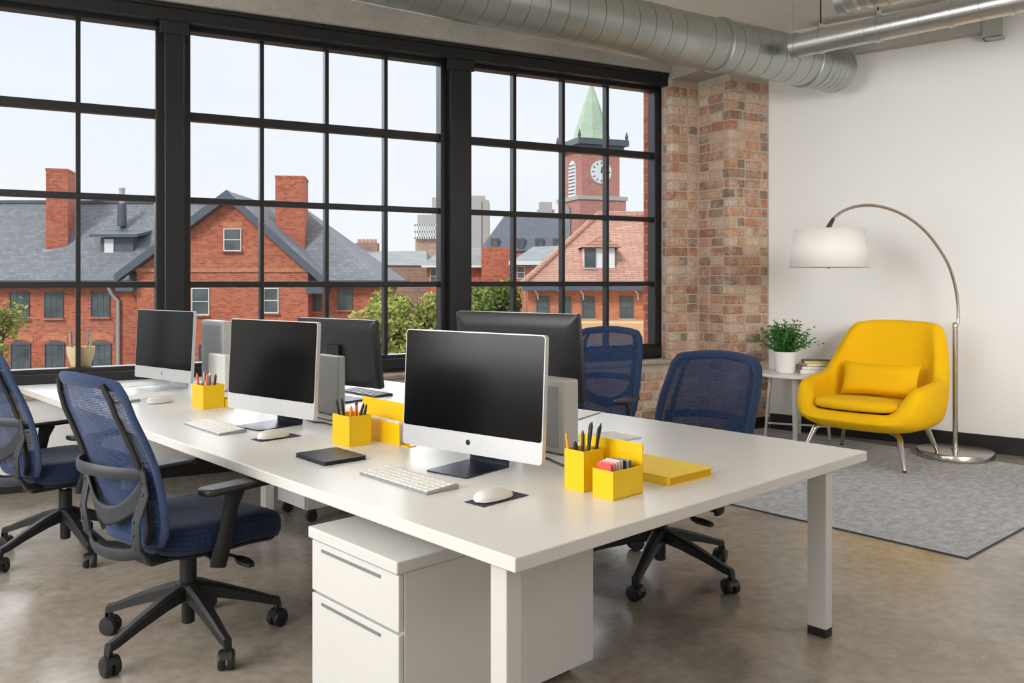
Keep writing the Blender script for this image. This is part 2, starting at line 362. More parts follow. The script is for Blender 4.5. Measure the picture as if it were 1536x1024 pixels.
struct(inW(MB().box(-1.75,5.40,-.31,-.0,.655,.692), 'trim_sill', M['stone'], bevel=.008), 'pale rough stone window sill', 'sill')
struct(inW(MB().box(-1.75,5.38,.03,.24,.745,.79), 'trim_ledge', M['xstone'], bevel=.005), 'stone ledge outside the windows', 'sill')
struct(inQ(MB().box(-.55,9.5,0,.15,0,CEIL), 'wall_right', M['plaster']), 'plain off-white wall behind the yellow armchair', 'wall')
struct(inQ(MB().box(.02,9.45,-.022,0,0,.15), 'baseboard_right', M['skirt'], bevel=.004), 'black baseboard along the white wall', 'baseboard')
struct(inW(MB().box(-4.2,2.95,-.27,-.25,0,.13), 'baseboard_window', M['skirt'], bevel=.004), 'black baseboard under the windows', 'baseboard')
struct(inW(MB().box(5.70,6.22,-.752,-.73,0,.12), 'baseboard_pier', M['skirt'], bevel=.004), 'black baseboard round the brick pier', 'baseboard')
struct(inQ(MB().box(.45,2.05,-.14,-.002,3.65,3.93), 'trim_wall_beam', M['concrete'], bevel=.01), 'grey concrete beam high on the white wall', 'beam')
def wallbetween(a, b, name, label):
    d = (b-a); L = d.length; an = atan2(d.y, d.x)
    return struct(MB().box(0,L,-.15,0,0,CEIL).build(name, M['plaster'], loc=a, rz=an), label, 'wall')
wallbetween(P0, P1, 'wall_left', 'white wall closing the room at its west end')
wallbetween(P1, P2, 'wall_back', 'white wall opposite the windows')
# windows
ROWS = [.845, 1.466, 2.135, 2.80, 3.465]
UNITS = [(-1.64, .499, [-1.106,-.571,-.036]), (.756, 2.897, [1.316,1.859,2.388]), (3.205, 5.30, [3.675,4.218,4.738])]
WL = ['black steel window nearest the chairs, slate roof outside', 'black steel window with the brick gable outside', 'black steel window with the clock tower outside']
for i, (a, b, ms) in enumerate(UNITS):
    w = thing('window_%d' % (i+1), WL[i], 'window', W0, WA, kind='structure')
    fr = MB(); z0, z1 = ROWS[0], ROWS[-1]; fw = .075
    for x0, x1 in ((a-fw, a), (b, b+fw)): fr.box(x0, x1, -.07, .05, .694, z1+.04)
    fr.box(a-fw, b+fw, -.07, .05, z1, z1+.07); fr.box(a-fw, b+fw, -.07, .05, .694, z0)
    fr.box(a-fw+.012, b+fw-.012, -.1, -.06, .72, z0-.035)
    fr.build('window_frame', M['black'], w, bevel=.006)
    mu = MB()
    for x in ms: mu.box(x-.017, x+.017, -.035, .04, z0-.01, z1+.01)
    for z, h in zip(ROWS[1:4], (.024,.024,.034)): mu.box(a-.01, b+.01, -.038, .042, z-h, z+h)
    mu.build('muntin_grid', M['black'], w, bevel=.004)
    MB().box(a-.005, b+.005, .0, .006, z0-.005, z1+.005).build('pane', M['glass'], w)
for k, (a, b) in enumerate(((.499+.07,.756-.07),(2.897+.07,3.205-.07))):
    p = MB().box(a-.012, b+.012, -.16, .06, .694, 3.50).box(a-.05, b+.05, -.175, -.155, 3.40, 3.52)
    struct(inW(p, 'trim_mullion_%d' % (k+1), M['black'], bevel=.006), ['black steel post between the first two windows','black steel post beside the clock tower window'][k], 'trim')
e = inW(MB().box(5.374,5.44,-.08,.06,.694,3.5), 'trim_jamb', M['black'], bevel=.005); struct(e, 'black steel strip along the brick jamb', 'trim')
# outside reveal of the brick wall right of the clock tower window
struct(inW(MB().box(5.305,5.375,.055,.13,.69,3.56), 'wall_reveal', M['xbrick'], uv=True), 'red brick reveal outside the clock tower window', 'wall')

# ------------------------------------------------------------------ ducts and ceiling steel
def duct(name, label, pts, r, step, m, seam=.008, group=None, caps=(), off=0):
    mb = MB(); path = []; rad = []
    pts = [Vector(p) for p in pts]
    for a, b in zip(pts, pts[1:]):
        L = (b-a).length; n = max(1, round(L/step)); dl = L/n
        for k in range(n):
            p = a + (b-a)*(k/n); d = (b-a).normalized()
            for s, q in ((0,0),(.002,-seam),(.007,-seam),(.009,0),(.02,0),(dl-.008,0)):
                path.append(p+d*s); rad.append(r+q)
    path.append(pts[-1]); rad.append(r)
    o = thing(name, label, 'duct', pts[0]); z = pts[0]
    mb.tube([p-z for p in path], rad, 40, up=(0,0,1)); mb.build('duct_shell', m, o, smooth=40)
    return o, z
A1, A2, A3 = at(540,0,5.34), at(1024,98,6.95), at(1244,135,7.85)
R1 = .215
c1, c2, c3 = [Vector((p.x, p.y, p.z+R1)) for p in (A1, A2, A3)]
c1.z = c2.z = c3.z = 3.465
c0 = c1 + (c1-c2).normalized()*6.0
# bend into the white wall at the far end
dirn = (c3-c2).normalized(); bend = []
p = c3 - dirn*.30; an0 = atan2(dirn.y, dirn.x); an1 = atan2(Qn.y, Qn.x)
for k in range(7):
    a = an0 + (an1-an0)*k/6*.9; bend.append(p.copy()); p = p + Vector((cos(a), sin(a), 0))*.075
big, bz = duct('ventilation_duct', 'large round galvanised duct running above the windows', [c0, c1, c2]+bend, R1, .165, M['galv'], .006)
for q in (c2+(c3-c2)*.22, c3-dirn*.31):
    MB().tube([q-bz-dirn*.03, q-bz-dirn*.025, q-bz+dirn*.025, q-bz+dirn*.03], [R1+.002, R1+.014, R1+.014, R1+.002], 40, up=(0,0,1)).build('joint_band', M['galv'], big, smooth=40)
for s in (.35, .8, -.6, -1.8):
    q = c1+(c2-c1)*s-bz
    MB().tube([q+Vector((0,0,R1)), q+Vector((0,0,CEIL-3.465))], .006, 8).build('hanger_rod', M['chrome'], big)
s1 = at(1192, 70, 7.12); s2 = at(1536, -4, 5.9); sd = (s2-s1).normalized(); s3 = s2 + sd*2.2
s1.z = s2.z = s3.z = 3.45; sd = (s3-s1).normalized(); R2 = .096
sm, sz = duct('branch_duct', 'smaller bright galvanised duct hung before the white wall', [s1, s3], R2, .21, M['galvbright'], .003)
MB().tube([-sd*.012, -sd*.008, sd*.03], [R2*.8, R2+.012, R2+.012], 40, up=(0,0,1)).build('end_cap', M['galvbright'], sm, smooth=40)
for px in (1231, 1317, 1427, 1520):
    k = (px-768)/F; s = (k*s1.y-s1.x)/(sd.x-k*sd.y); q = sd*s
    cl = MB().tube([q-sd*.02, q-sd*.018, q+sd*.018, q+sd*.02], [R2+.001, R2+.008, R2+.008, R2+.001], 32, up=(0,0,1)).box(q.x-.02,q.x+.02,q.y-.02,q.y+.02,R2+.005,R2+.04).build('pipe_clamp', M['galvbright'], sm, smooth=40)
    MB().tube([q+Vector((0,0,R2+.03)), q+Vector((0,0,CEIL-3.45))], .006, 8).build('hanger_rod', M['plastic'], cl)
MB().tube([Vector((-.02,.12,0))+sd*.05, Vector((-.02,.12,CEIL-3.45))+sd*.05], .003, 6).build('hanger_wire', M['chrome'], sm)
f1 = at(1262, 2, 6.4); f1.z = 3.61; f2 = f1 + Vector((sd.x, sd.y, 0))*2.4
fx = thing('flexible_duct', 'crinkled foil flexible duct close under the ceiling', 'duct', f1)
pp, rr = [], []
for k in range(97):
    pp.append((f2-f1)*(k/96)+Vector((0,0,.01*sin(k*.3)))); rr.append(.115+(.006 if k % 2 else 0)+.005*sin(k*1.7))
MB().tube(pp, rr, 32, up=(0,0,1)).build('foil_sleeve', M['galvbright'], fx, smooth=25)
MB().tube([pp[0]-sd*.01, pp[0]+sd*.05], [.128,.128], 32, up=(0,0,1)).build('collar_band', M['galv'], fx, smooth=30)
br = thing('hanger_bracket', 'steel channel bracket hung at the end of the concrete wall beam', 'bracket', E0+Qd*1.98+Vector((0,0,3.58)), QA)
MB().box(-.01,0,-.16,-.02,0,.42).box(-.01,.12,-.022,-.012,0,.42).build('channel_web', M['concrete'], br)
MB().box(0,.14,-.16,-.15,0,.42).box(-.01,.14,-.16,-.012,0,.008).build('channel_flange', M['galv'], br)

# ------------------------------------------------------------------ rug
rc = on(1450, 838, 0); ru = Vector((-.66,.75,0)).normalized(); rv = Vector((ru.y,-ru.x,0))
rugo = thing('area_rug', 'grey mottled wool rug under the yellow armchair and lamp', 'rug', rc, atan2(rv.y, rv.x))
MB().box(0,2.78,0,3.2,.0,.009).build('rug_pile', M['rug'], rugo, bevel=.003)
eb = MB()
for q in ((0,2.78,-.008,0),(0,2.78,3.2,3.208),(-.008,0,-.008,3.208),(2.78,2.788,-.008,3.208)): eb.box(q[0],q[1],q[2],q[3],0,.008)
eb.build('bound_edge', mat('dark rug binding',(74,74,76),.9), rugo)
# ------------------------------------------------------------------ desk
DU = Vector((-.683,.73,0)); DV = Vector((.73,.683,0)); DA = Vector((.009,2.313,0)); TH = atan2(-.73,.683)
DT = .74
def DP(u, v, z=0): return DA + DU*u + DV*v + Vector((0,0,z))
def hit(v, d):      # u where the desk line v meets the plane d in front of the window wall
    p = DP(0, v)-W0; return (d-p.dot(Wn))/DU.dot(Wn)
uC, uD = hit(0,.105), hit(2.14,.105)
desk = thing('bench_desk', 'long white shared desk running from the camera to the windows', 'desk', DA, TH)
def dl(u, v): return (-u, v)          # desk-local: x = -u, y = v
top = [dl(0,0), dl(0,2.14), dl(uD,2.14), dl(uC,0)]
MB().prism(top, .698, DT).build('desktop', M['white'], desk, bevel=.004, bseg=3)
LEGS = [(.10,.06,.07,.06),(.02,1.80,.085,.055),(3.3,.95,.07,.06),(2.35,1.75,.07,.06),(4.5,.5,.07,.06),(4.3,1.75,.07,.06)]
for u, v, a, b in LEGS:
    lg = MB().box(-u-a,-u,v,v+b,.035,.697).build('desk_leg', M['whitep'], desk, bevel=.004)
    MB().box(-u-a+.001,-u-.001,v+.001,v+b-.001,0,.036).build('foot_cap', M['plastic'], lg)
bm_ = MB()
MB().box(-4.3,-.2,1.0,1.05,.64,.697).build('support_beam', M['whitep'], desk)

# filing cabinet under the near corner
cab = thing('filing_cabinet', 'white two drawer filing cabinet under the near corner of the desk', 'cabinet', DP(.496,-.03), TH)
cw, cd, ch = .53, .91, .62
MB().box(-cw,0,.022,cd,.04,.578).build('cabinet_body', M['whitep'], cab, bevel=.003)
MB().box(-cw-.006,.006,-.012,cd+.004,.58,ch).build('cabinet_top', M['whitep'], cab, bevel=.005, bseg=3)
for z0, z1 in ((.395,.572),(.05,.385)):
    dr = MB().box(-cw+.002,-.002,0,.02,z0,z1).build('drawer', M['whitep'], cab, bevel=.003)
    MB().box(-cw+.07,-.1,-.003,.004,z1-.03,z1-.02).build('finger_pull', M['gap'], dr)
for x in (-.45,-.08):
    for y in (.08,.83): MB().lathe([(.022,0),(.028,.01),(.028,.041)],16,(x,y,0)).build('cabinet_foot', M['plastic'], cab, smooth=40)
ped = thing('mobile_pedestal', 'small white pedestal on castors in the shade under the desk', 'cabinet', DP(2.98,1.06), TH)
MB().box(-.40,0,0,.55,.09,.60).build('pedestal_body', M['whitep'], ped, bevel=.004)
for z0, z1 in ((.10,.33),(.34,.59)): MB().box(-.398,-.002,-.018,-.001,z0,z1).build('drawer', M['whitep'], ped, bevel=.003)
for x in (-.35,-.05):
    for y in (.06,.48):
        MB().lathe([(.034,-.016),(.036,-.008),(.036,.008),(.034,.016)],18,M=Matrix.Translation((x,y,.037)) @ Matrix.Rotation(pi/2,4,'Y')).box(x-.02,x+.02,y-.02,y+.02,.06,.09).build('caster', M['plastic'], ped, smooth=40)

# ------------------------------------------------------------------ office chairs
def chair_back(s, h):
    w = .205+.055*sin(pi*min(1,h*.62+.2))
    if h > .88: w *= 1-.10*((h-.88)/.12)**2
    if h < .12: w *= 1-.16*((.12-h)/.12)**2
    x = s*w; z = .50+.63*h-.022*s*s*max(0,h-.5)*2
    y = -.235-.155*h-.02*h*h+.022*sin(pi*min(1,h*1.25))-.055*(1-s*s)
    return Vector((x,y,z))
def back_line(z, s, off=0):
    h = max(0,min(1,(z-.50)/.63)); p = chair_back(s,h); p.z = z; p.y += off; return p
def make_chair(label):
    t = thing('office_chair', label, 'office chair', group='navy mesh task chairs around the desk')
    # five-star base, each spoke with its castor
    sp = MB()
    sec = [(.03,.215,.030,.032),(.12,.195,.027,.028),(.24,.155,.022,.022),(.335,.118,.018,.018),(.372,.108,.017,.016),(.378,.085,.015,.012)]
    sp.loft([[Vector((x, w*cy, z+hh*cz)) for cy, cz in ((-1,-1),(1,-1),(1,.55),(.55,1),(-.55,1),(-1,.55))] for x, z, w, hh in sec])
    s0 = sp.build('base_spoke', M['plastic'], t, smooth=35)
    cs = MB(); Rm = Matrix.Rotation(pi/2,4,'X')
    for y in (-.018,.018):
        cs.lathe([(.024,-.014),(.034,-.012),(.037,-.005),(.037,.005),(.034,.012),(.024,.014)],22,M=Matrix.Translation((0,y*1.0,.037)) @ Rm)
    cs.loft([[Vector((.0+.040*cos(a), y, .037+.040*sin(a))) for a in [radians(20+14*k) for k in range(11)]]+[Vector((.0+.026*cos(a), y, .037+.026*sin(a))) for a in [radians(160-14*k) for k in range(11)]] for y in (-.022,.022)])
    cs.lathe([(.010,.07),(.010,.108)],12,(.0,0,0))
    c0 = cs.build('caster', M['plastic'], s0, loc=(.362,0,0), rz=.6, smooth=40)
    for k in range(1,5):
        s1 = s0.copy(); C.objects.link(s1); s1.rotation_euler = (0,0,2*pi*k/5)
        c1 = c0.copy(); C.objects.link(c1); c1.parent = s1; c1.rotation_euler = (0,0,.6+k*1.3)
    gc = MB().lathe([(.020,.075),(.026,.08),(.026,.18),(.046,.185),(.05,.20),(.048,.245),(.034,.25),(.034,.345),(.03,.348)],24).build('gas_column', M['plastic'], t, smooth=35)
    MB().lathe([(.015,.345),(.015,.40)],16).build('piston', M['chrome'], gc, smooth=40)
    me_ = MB().box(-.09,.09,-.14,.14,.375,.425).box(-.06,.06,-.2,.05,.365,.40).box(-.2,.2,-.03,.03,.395,.42).build('tilt_mechanism', M['plastic'], t, bevel=.012)
    for sx, y in ((1,.06),(-1,.1)):
        MB().tube([(.08*sx,y,.385),(.2*sx,y,.38),(.25*sx,y+.01,.375)],.007,8).loft([[Vector((sx*(.24+.10*q), y+.01+w*cy, .374-.012*q+.007*cz)) for cy, cz in ((-1,-1),(1,-1),(1,1),(-1,1))] for q, w in ((0,.012),(.4,.026),(.8,.022),(1,.012))]).build('lever', M['plastic'], me_, smooth=40)
    # seat
    def ring(k, z, n=40):
        out = []
        for i in range(n):
            a = 2*pi*i/n; e = .55; cx = math.copysign(abs(cos(a))**e, cos(a)); cy = math.copysign(abs(sin(a))**e, sin(a))
            x = .272*k*cx*(1-.05*max(0,cy)**2); y = .285*k*cy+.065
            out.append(Vector((x, y, z-.028*max(0,(y-.1)/.19)**2+.012*(x/.262)**2)))
        return out
    MB().loft([ring(.88,.416),ring(.96,.426),ring(1,.455),ring(1,.495),ring(.985,.515),ring(.94,.53),ring(.8,.538),ring(.45,.538),ring(.1,.536)]).build('seat', M['navy'], t, smooth=60)
    MB().loft([ring(.6,.395),ring(.86,.402),ring(.92,.415),ring(.88,.425)]).build('seat_pan', M['plastic'], t, smooth=50)
    # back
    bk = MB().surf(lambda a, b: chair_back(2*a-1, b), 20, 28).build('backrest', M['mesh'], t, smooth=80, solid=.005)
    per = [chair_back(-1,h/16) for h in range(16)]+[chair_back(-1+s/8,1) for s in range(16)]+[chair_back(1,1-h/16) for h in range(16)]+[chair_back(1-s/8,0) for s in range(16)]
    rm = MB(); n = len(per); rings = []
    cen = chair_back(0,.5)
    for i, p in enumerate(per):
        tg = (per[(i+1)%n]-per[i-1]).normalized(); nrm = Vector((0,-1,-.25)).normalized(); sd = tg.cross(nrm).normalized()
        wide = .022 if p.z < 1.06 else .026
        rings.append([p+sd*wide*cos(2*pi*k/10)+nrm*.012*sin(2*pi*k/10) for k in range(10)])
    rings.append(rings[0]); rm.loft(rings, cap=False).build('back_rim', M['navyrim'], bk, smooth=60)
    for s in (-.80,.80):
        MB().tube([chair_back(s,h/10)+Vector((0,-.016,0)) for h in range(0,11)], [(.02-.0006*h,.009) for h in range(0,11)], 10, up=(0,1,.2)).build('back_rail', M['plastic'], bk, smooth=50)
    # rear yoke
    yk = MB(); arc = []
    for i in range(15):
        s = -1+2*i/14; p = back_line(.775+.012*(1-s*s), s*.86); p.y += -.02-.055*(1-abs(s)**2.6); arc.append(p)
    yk.tube(arc, (.024,.008), 10, up=(0,1,0))
    for sx in (-1,1):
        u0 = back_line(.79, sx*.86, -.02)
        yk.tube([u0, back_line(.70,sx*.86,-.03), (sx*.205,-.335,.60), (sx*.19,-.325,.50), (sx*.165,-.27,.435), (sx*.10,-.14,.405)], [(.022,.008),(.024,.009),(.026,.010),(.028,.012),(.026,.014),(.022,.014)], 10, up=(0,1,.3))
    tr_ = []
    for i in range(13):
        s = -1+2*i/12; tr_.append(Vector((s*.19, -.30-.055*(1-abs(s)**2.4), .475-.02*(1-s*s))))
    yk.tube(tr_, (.026,.010), 10, up=(0,1,.35))
    for sx in (-1,1):
        for z, y in ((.745,None),(.70,None),(.60,-.335),(.55,-.331),(.50,-.325)):
            p = back_line(z, sx*.86, -.03) if y is None else Vector((sx*(.19+.15*(z-.5)), y, z))
            yk.lathe([(.005,0),(.0055,.004),(.003,.006)],8,M=Matrix.Translation((p.x,p.y-.009,p.z)) @ Matrix.Rotation(pi/2,4,'X'))
    y0 = yk.build('back_yoke', M['greyplastic'], t, smooth=50)
    def lum(a, b):
        s = 2*a-1; zi = .635+.13*abs(s)**2.4; zo = .555+.10*abs(s)**1.5
        z = zi+(zo-zi)*b; p = back_line(z, s*.84, -.022-.02*(1-s*s)); return p
    MB().surf(lum, 20, 5).build('lumbar_plate', M['greyplastic'], y0, smooth=60, solid=.010)
    # arms
    for sx in (-1,1):
        ar = MB().tube([(sx*.10,-.02,.408),(sx*.22,-.02,.402),(sx*.275,-.03,.392)], (.03,.012), 10, up=(0,0,1)).tube([(sx*.282,-.045,.375),(sx*.286,-.035,.42),(sx*.29,-.01,.52),(sx*.291,.012,.61),(sx*.288,.03,.668)], [(.036,.017),(.038,.018),(.033,.016),(.034,.016),(.046,.018)], 12, up=(1,0,0)).build('armrest', M['plastic'], t, smooth=50)
        MB().prism(rrect(sx*.288-.052, sx*.288+.052, -.12, .20, .04, 5), .664, .692).build('arm_pad', M['plastic'], ar, bevel=.011, bseg=3, smooth=40)
    return t
def base_turn(t, world_deg, rz):
    for c in kids(t):
        if c.name.startswith('base_spoke'): c.rotation_euler = (0,0,c.rotation_euler.z+radians(world_deg)-rz)
CH = [((-1.345,3.545),-38,25,'navy mesh office chair seen from behind, beside the white filing cabinet'),
      ((-2.46,4.70),-38,28,'navy mesh office chair with its back to us, by the white cup outside the first window'),
      (None,136,28,'navy mesh office chair facing us across the desk, in front of the brick pier'),
      ((.55,6.02),154,40,'navy mesh office chair facing us below the clock tower window')]
CH[1] = (CH[1][0],CH[1][1],CH[1][2],'navy mesh office chair seen from behind, deeper along the desk towards the windows')
first = make_chair(CH[0][3]); proto_rot = None
chairs = [first]
for c in CH[1:]: chairs.append(dup(first, label=c[3]))
for t, (xy, rz, bt, lb) in zip(chairs, CH):
    if xy is None: q = DP(.98, 2.14-.20); xy = (q.x, q.y)
    t.location = (xy[0], xy[1], 0); t.rotation_euler = (0,0,radians(rz)); base_turn(t, bt, radians(rz))
chairs[2].scale = (1.1,1.1,.955)
for c in kids(chairs[2]):
    if c.name.split('.')[0] in ('backrest','back_rail','back_yoke'): c.location.y -= .085

# ------------------------------------------------------------------ computers
RX = lambda a: Matrix.Rotation(a,4,'X')
XZ = Matrix(((1,0,0,0),(0,0,-1,0),(0,1,0,0),(0,0,0,1)))      # prism (x,y,z) -> (x,-z,y): outline stands up facing -Y
def allinone(label, loc, rz, dark, emblem):
    t = thing('desktop_computer', label, 'computer', loc, rz, 'silver all-in-one computers along the front of the desk')
    w, z0, z1 = .366, .062, .548; T = Matrix.Translation((0,0,z0)) @ RX(radians(-3)) @ Matrix.Translation((0,0,-z0))
    hb = MB().prism(rrect(-w,w,z0,z1,.016), -.012, .010, T @ XZ)
    hb.loft([[T @ Vector((x*k, y, (z-.30)*k+.30)) for x, z in rrect(-w+.012,w-.012,z0+.012,z1-.012,.02)] for k, y in ((1,.011),(.8,.030),(.45,.042))])
    hb.build('housing', M['silver'], t, smooth=35)
    MB().prism(rrect(-w+.004,w-.004,z0+.083,z1-.004,.012), .0101, .0112, T @ XZ).build('screen', M['screen'], t)
    if emblem == 'dot': MB().prism([(.011*cos(a*pi/10),.011*sin(a*pi/10)) for a in range(20)], .0101,.0115, T @ Matrix.Translation((0,0,z0+.045)) @ XZ).build('emblem', M['standdark'], t)
    if emblem == 'mark': MB().prism([(.006*cos(a*pi/8),.011*sin(a*pi/8)) for a in range(16)], .0101,.0115, T @ Matrix.Translation((0,0,z0+.045)) @ XZ).build('emblem', M['gap'], t)
    st = MB().prism(rrect(-.108,.108,-.14,.13,.014), 0, .006)
    st.loft([[Vector((-.1,y0,z)),Vector((.1,y0,z)),Vector((.1,y1,z+dz)),Vector((-.1,y1,z+dz))] for y0,y1,z,dz in ((.118,.13,.0,0),(.122,.134,.02,.004),(.106,.12,.06,.006),(.072,.086,.16,.006),(.05,.064,.24,.006))])
    st.build('stand', M['standdark'] if dark else M['silver'], t, smooth=35)
    return t
RZM = radians(-38)
def disp_at(pxr, Yr):        # display centre from its right edge
    X = (pxr-768)/F*Yr; return Vector((X-.366*cos(RZM), Yr-.366*sin(RZM), DT))
I3, I2, I1 = disp_at(815,3.19), disp_at(473,4.22), disp_at(288,5.75)
allinone('silver all-in-one computer with black screen, largest, beside the tall yellow pencil cup', I3, RZM, True, 'dot')
allinone('silver all-in-one computer with black screen on dark foot, middle of the row', I2, RZM, True, None)
allinone('silver all-in-one computer on silver foot, close to the windows', I1, RZM, False, 'mark')

def monitor(label, loc, rz, z0, w=.37, hh=.42):
    t = thing('computer_monitor', label, 'monitor', loc, rz, 'black monitors with their backs to us')
    z1 = z0+hh; T = Matrix.Translation((0,0,z0)) @ RX(radians(-7)) @ Matrix.Translation((0,0,-z0))
    b = MB().loft([[T @ Vector((x, y, z)) for x, z in rrect(-w+i,w-i,z0+i,z1-i,.012)] for i, y in ((.002,-.012),(0,-.008),(0,.016),(.012,.026),(.06,.034))])
    b.build('housing', M['monblack'], t, smooth=30)
    MB().box(-w+.008,w-.008,-.0135,-.0122,z0+.02,z1-.008,T).build('screen', M['screen'], t)
    zc = (z0+z1)/2-.02
    MB().box(-.06,.06,.034,.062,zc-.10,zc+.07,T).build('mount_block', M['plastic'], t, bevel=.006)
    sb = MB().prism(rrect(-.13,.13,-.10,.12,.05), 0, .012).tube([(0,.075,.01),(0,.082,zc*.5),(0,.06,zc)], (.035,.014), 10, up=(0,1,0))
    sb.build('stand', M['plastic'], t, smooth=35)
    return t
RZB = radians(142)
def mon_at(pxr, Yr):
    X = (pxr-768)/F*Yr; return Vector((X-.37*cos(RZM), Yr-.37*sin(RZM), DT))
monitor('black monitor seen from behind, looming over the largest silver computer', mon_at(879,3.92), RZB, .185)
monitor('black monitor seen from behind, beyond the middle silver computer', mon_at(575,5.17), RZB, .10)

def tower(label, corner, w, dp, hh, m, panel=True):
    "corner: near corner; runs w away along the desk, dp across it"
    t = thing('computer_tower', label, 'computer tower', corner, TH, 'grey tower boxes along the middle of the desk')
    MB().box(-w,0,0,dp,.004,hh).build('case', m, t, bevel=.012, bseg=3)
    if panel: MB().box(-w+.03,-.03,-.003,.004,.03,hh-.03).build('front_panel', M['towergrey'], t, bevel=.006)
    fm = MB()
    for x in (-w+.03,-.03):
        for y in (.02,dp-.02): fm.box(x-.01,x+.01,y-.01,y+.01,0,.006)
    fm.build('foot_strip', M['plastic'], t)
    return t
def deskloc(px, Y): return Vector(((px-768)/F*Y, Y, DT))
tower('grey computer tower standing behind the largest silver computer', deskloc(845,3.66), .26, .10, .325, M['towerlight'])
tower('plain grey computer tower standing behind the middle silver computer', deskloc(507,4.72), .24, .05, .335, M['towergrey'], False)
tower('tall grey tower with framed panel near the windows', deskloc(334,6.0), .36, .07, .47, M['towerlight'])
tower('short white box in front of the tall grey tower', deskloc(336,5.80), .26, .05, .25, M['white'], False)

# ------------------------------------------------------------------ keyboards, mice, pads
def keyboard(label, loc, rz, m, km, rows=5, cols=14, w=.44, d=.145):
    t = thing('keyboard', label, 'keyboard', loc, rz)
    MB().loft([[Vector((x, y, z)) for x, y, z in ((-w/2,-d/2,0),(w/2,-d/2,0),(w/2,d/2,0),(-w/2,d/2,0))],
               [Vector((x, y, z)) for x, y, z in ((-w/2,-d/2,.007),(w/2,-d/2,.007),(w/2,d/2,.017),(-w/2,d/2,.017))]]).build('keyboard_body', m, t, bevel=.0025)
    kb = MB(); pw = (w-.016)/cols; ph = (d-.016)/rows
    for r in range(rows):
        y0 = -d/2+.008+r*ph; c = 0
        while c < cols:
            span = 5 if (r == 0 and c == 4) else 1
            x0 = -w/2+.008+c*pw; zb = .007+.010*((y0+ph/2+d/2)/d)
            kb.box(x0+.0018, x0+pw*span-.0018, y0+.0018, y0+ph-.0018, zb-.001, zb+.0035); c += span
    kb.build('key_grid', km, t); return t
RZK = radians(-48)
keyboard('white keyboard in front of the largest silver computer', Vector((-.393,3.205,DT)), RZK, M['keyalu'], M['paper'])
keyboard('white keyboard in front of the middle silver computer', Vector((-1.52,4.36,DT)), RZK, M['keyalu'], M['paper'])
keyboard('white keyboard half hidden behind the high chair back', Vector((-2.52,5.44,DT)), RZK, M['keyalu'], M['paper'])
keyboard('black keyboard beneath the far black monitor', on(548,590,DT), radians(-48), M['plastic'], M['monblack'])
def mouse(label, loc, rz, pad=None):
    zp = 0
    if pad:
        p = MB().box(-.11,.11,-.048,.048,0,.0025).build('mouse_pad', M['slateblue'], loc=loc+Vector((.012,.01,0)), rz=rz, bevel=.001)
        tag(p, pad, 'mouse pad', 'dark mouse pads'); zp = .0026
    t = thing('computer_mouse', label, 'mouse', loc+Vector((0,0,zp)), rz)
    rings = []; n = 20
    for k in range(13):
        q = -1+2*k/12; x = .084*q; wy = .040*(1-abs(q)**3.0)**.5+.001; top = .037*(1-abs(q*1.0+.10)**2.4*.8)**.7+.001 if abs(q) < .99 else .006
        rings.append([Vector((x, wy*cos(a), .004+top*.98*max(0,sin(a))**.8 if sin(a) > 0 else .004)) for a in [2*pi*i/n for i in range(n)]])
    MB().loft(rings).build('mouse_shell', M['white'], t, smooth=60)
    MB().loft([[Vector((.074*k*cos(a), .034*k*sin(a), z)) for a in [2*pi*i/24 for i in range(24)]] for k, z in ((.95,0),(1,.004))]).build('mouse_sole', M['plastic'], t)
    return t
mouse('white mouse nearest the desk corner, beside the white keyboard', Vector((-.064,2.935,DT)), radians(46), 'dark pad under the mouse nearest the desk corner')
mouse('white mouse beside the keyboard of the middle computer', on(410,657,DT), radians(46), 'dark pad under the mouse of the middle computer')
mouse('white mouse by itself close to the windows, no pad under it', on(240,604,DT), radians(44))
nb = thing('notebook', 'slim black notebook lying between two keyboards', 'notebook', on(496,687,DT), radians(-48))
MB().prism(rrect(-.125,.125,-.10,.10,.008), 0, .005).prism(rrect(-.125,.125,-.10,.10,.008), .013, .017).build('cover', M['plastic'], nb)
MB().box(-.122,.12,-.096,.096,.005,.013).build('page_block', M['slateblue'], nb)
bk_ = thing('hardcover_book', 'thick yellow hardcover book lying flat near the desk end', 'book', Vector((.565,3.335,DT)), radians(41))
MB().prism(rrect(-.135,.135,-.17,.17,.004), 0, .004).prism(rrect(-.135,.135,-.17,.17,.004), .029, .033).box(-.135,-.130,-.17,.17,.003,.031).build('cover', M['yellowpaper'], bk_)
MB().box(-.13,.128,-.164,.164,.004,.029).build('page_block', mat('yellowed page edges',(222,170,20),.7), bk_)

# ------------------------------------------------------------------ yellow organisers and pens
def cup(name, label, loc, w, d, hh, cat='pencil cup'):
    "open square cup; local origin at its near corner, runs -x and +y"
    t = thing(name, label, cat, loc, TH); k = .004
    MB().box(-w,0,0,k,0,hh).box(-w,0,d-k,d,0,hh).box(-w,-w+k,k,d-k,0,hh).box(-k,0,k,d-k,0,hh).build('cup_wall', M['yellow'], t, bevel=.0012)
    MB().box(-w+k,-k,k,d-k,0,.004).build('cup_floor', M['yellow'], t); return t
q = Vector((.255,3.03,DT)); TC = q
cup('pencil_cup', 'tall yellow cup of black pens beside the largest computer', q, .095, .105, .145)
q2 = Vector((.345,2.912,DT))
o3 = thing('desk_organizer', 'yellow desk organizer with a low box before an upright panel', 'organizer', q2, TH)
k = .004
MB().box(-.094,0,0,k,0,.1).box(-.094,-.094+k,k,.158,0,.1).box(-k,0,k,.158,0,.1).build('box_wall', M['yellow'], o3, bevel=.0012)
MB().box(-.094,0,k,.158,0,.004).build('box_floor', M['yellow'], o3)
MB().box(-.30,0,.159,.165,0,.175).build('back_panel', M['yellow'], o3, bevel=.0015)
